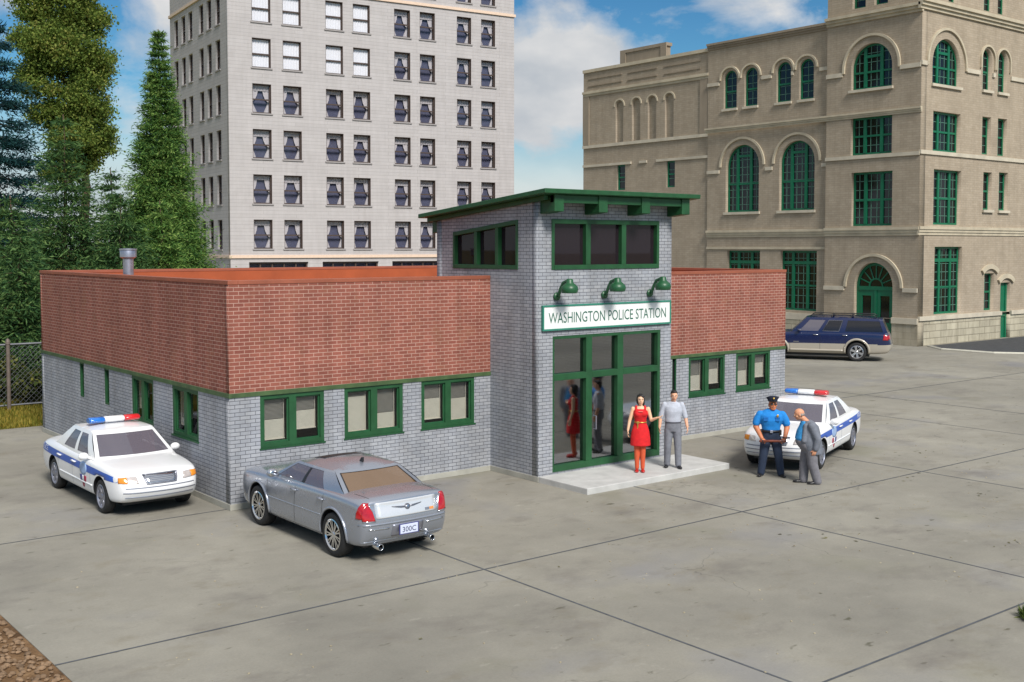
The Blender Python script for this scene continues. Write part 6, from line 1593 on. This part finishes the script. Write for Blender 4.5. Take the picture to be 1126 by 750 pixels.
xs = rng.uniform(-3, 24, k); ys = rng.uniform(-12, -1, k); cl = rng.integers(0, 14, k)
cx = rng.uniform(3, 22, 14); cy = rng.uniform(-11, -3.5, 14)
P = np.stack([np.where(rng.uniform(size=k) < .75, cx[cl] + rng.normal(size=k) * .22, xs), np.where(rng.uniform(size=k) < .75, cy[cl] + rng.normal(size=k) * .22, ys), np.full(k, .009)], 1)
D = np.stack([rng.normal(size=k), rng.normal(size=k), rng.normal(size=k) * .03], 1)
tag(leaf_object('leaf_litter', P, D, rng.uniform(.04, .13, k), rng.uniform(.02, .06, k), DEB, None, U=np.tile([0, 0, 1.0], (k, 1))), kind='stuff')

# ------------------------------------------------------------------ chain link fence
FENCE = plain('fence_grey', S(112, 114, 118), .5, .6, var=.15)
POSTM = plain('fence_post_brown', S(112, 100, 92), .6, .2, var=.2)
fence = thing('chain_link_fence', 'grey chain link fence with brown posts beside the trees at the left', 'fence', (.1, 16.6, 0))
m = MB(); hgt = 2.05
for i in range(-52, 80):
    for s in (-1, 1):
        x0 = i * .16; x1 = x0 + s * (hgt - .2)
        a, b = (x0, .2), (x1, hgt)
        if min(a[0], b[0]) < -8 or max(a[0], b[0]) > 12: continue
        m.tube([(a[0], .004 * s, a[1]), (b[0], .004 * s, b[1])], .006, 4)
m.build('mesh', FENCE, fence)
m = MB(); m.tube([(-8, 0, hgt + .03), (12, 0, hgt + .03)], .035, 8).tube([(-8, 0, .2), (12, 0, .2)], .03, 8); m.build('rail', FENCE, fence)
for x in (-7.8, -3.8, .2, 4.2, 8.2, 12):
    m = MB(); m.lathe([(.001, 2.28), (.05, 2.25), (.07, 2.18), (.075, 2.1), (.06, 2.1), (.06, -.05), (.001, -.05)], 12, (x, -.08, 0)); m.build('post', POSTM, fence, smooth=False)

# ------------------------------------------------------------------ sky, sun, camera
SUN_EL, SUN_AZ = math.radians(50), None
sun_dir = Vector((-.20, -.78, .76)).normalized()      # towards the sun
el = math.asin(sun_dir.z); az = math.atan2(sun_dir.x, sun_dir.y)
CLOUDS = [((.748, .614, .252), .075, .30), ((.79, .56, .266), .06, .26), ((.64, .755, .15), .09, .34), ((.36, .90, .23), .06, .24), ((.26, .93, .22), .05, .2), ((.38, .90, .15), .09, .14)]
w = bpy.data.worlds.new('World'); scene.world = w; w.use_nodes = True; nt = w.node_tree
bg = nt.nodes['Background']
sky = N(nt, 'ShaderNodeTexSky', sky_type='NISHITA'); sky.sun_disc = False; sky.sun_elevation = el; sky.sun_rotation = az
sky.air_density = 1.0; sky.dust_density = .6; sky.ozone_density = 1.0
hs = N(nt, 'ShaderNodeHueSaturation'); hs.inputs['Saturation'].default_value = 1.0; hs.inputs['Value'].default_value = SKYV
nt.links.new(sky.outputs[0], hs.inputs['Color'])
tc = N(nt, 'ShaderNodeTexCoord'); sp = N(nt, 'ShaderNodeSeparateXYZ'); nt.links.new(tc.outputs['Generated'], sp.inputs[0])
rv = ramp(nt, sp.outputs[2], [(0.0, (.78, .95, 1.0)), (.06, (.60, .86, .98)), (.12, (.38, .73, .90)), (.22, (.25, .58, .80)), (.45, (.8, .9, 1.0))])
skc = mixc(nt, 1.0, hs.outputs[0], rv.outputs[0], 'MULTIPLY')
mp = N(nt, 'ShaderNodeMapping'); mp.inputs['Scale'].default_value = (1, 1, 1.9); mp.inputs['Location'].default_value = CLOUD_OFF
nt.links.new(tc.outputs['Generated'], mp.inputs[0])
n1 = noise(nt, 7.5, 9, mp.outputs[0], .58); n1.inputs['Distortion'].default_value = .3
acc = n1.outputs['Fac']
for dv, kk, amp in CLOUDS:      # cloud banks by compass direction and height
    dp = N(nt, 'ShaderNodeVectorMath', operation='DOT_PRODUCT'); dp.inputs[1].default_value = Vector(dv).normalized(); nt.links.new(tc.outputs['Generated'], dp.inputs[0])
    mr = N(nt, 'ShaderNodeMapRange'); mr.interpolation_type = 'SMOOTHSTEP'; mr.inputs['From Min'].default_value = math.cos(kk); mr.inputs['From Max'].default_value = 1.0; mr.inputs['To Max'].default_value = amp
    nt.links.new(dp.outputs['Value'], mr.inputs['Value']); sm_ = N(nt, 'ShaderNodeMath', operation='ADD'); nt.links.new(acc, sm_.inputs[0]); nt.links.new(mr.outputs[0], sm_.inputs[1]); acc = sm_.outputs[0]
cm = ramp(nt, acc, [(.54, (0, 0, 0)), (.62, (.4, .4, .4)), (.76, (1, 1, 1))])
n2 = noise(nt, 9, 6, mp.outputs[0], .5)
cc = ramp(nt, n2.outputs['Fac'], [(.3, (CLV * .62, CLV * .68, CLV * .75)), (.6, (CLV, CLV, CLV * 1.0))])
lowr = ramp(nt, sp.outputs[2], [(0.0, (1, 1, 1)), (.05, (.9, .9, .9)), (.105, (.18, .18, .18)), (.14, (0, 0, 0))])
mx = N(nt, 'ShaderNodeMath', operation='MAXIMUM'); nt.links.new(cm.outputs[0], mx.inputs[0])
lw_ = N(nt, 'ShaderNodeMath', operation='MULTIPLY'); lw_.inputs[1].default_value = .8; nt.links.new(lowr.outputs[0], lw_.inputs[0]); nt.links.new(lw_.outputs[0], mx.inputs[1])
hi = ramp(nt, sp.outputs[2], [(.34, (0, 0, 0)), (.5, (.85, .85, .85))]); mh = N(nt, 'ShaderNodeMath', operation='MAXIMUM'); nt.links.new(mx.outputs[0], mh.inputs[0]); nt.links.new(hi.outputs[0], mh.inputs[1]); mx = mh   # unseen high cloud deck, added to make the light soft and neutral
fin = mixc(nt, mx.outputs[0], skc, cc.outputs[0])
nt.links.new(fin, bg.inputs['Color']); bg.inputs['Strength'].default_value = .08
sl_ = bpy.data.lights.new('sun', 'SUN'); sl_.energy = 3.2; sl_.angle = math.radians(17); sl_.color = (1, .965, .91)
so = bpy.data.objects.new('sun', sl_); COL.objects.link(so); so.rotation_euler = (-sun_dir).to_track_quat('-Z', 'Y').to_euler(); so.location = (0, -20, 30)
cam = bpy.data.cameras.new('camera'); co = bpy.data.objects.new('camera', cam); COL.objects.link(co); scene.camera = co
cam.sensor_fit = 'HORIZONTAL'; cam.sensor_width = 36; cam.lens = 36 * 1243.93 / 1126; cam.shift_y = -(375 - 330.41) / 1126
cam.clip_start = .1; cam.clip_end = 4000
co.location = (-9.2769, -20.2899, 5.1); co.rotation_euler = (PI / 2 - .0475, 0, -.6749)
vs = scene.view_settings; vs.view_transform = 'Standard'; vs.look = 'None'; vs.gamma = 1; vs.exposure = EXPO; vs.use_curve_mapping = False
scene.cycles.max_bounces = 8; scene.cycles.transparent_max_bounces = 24
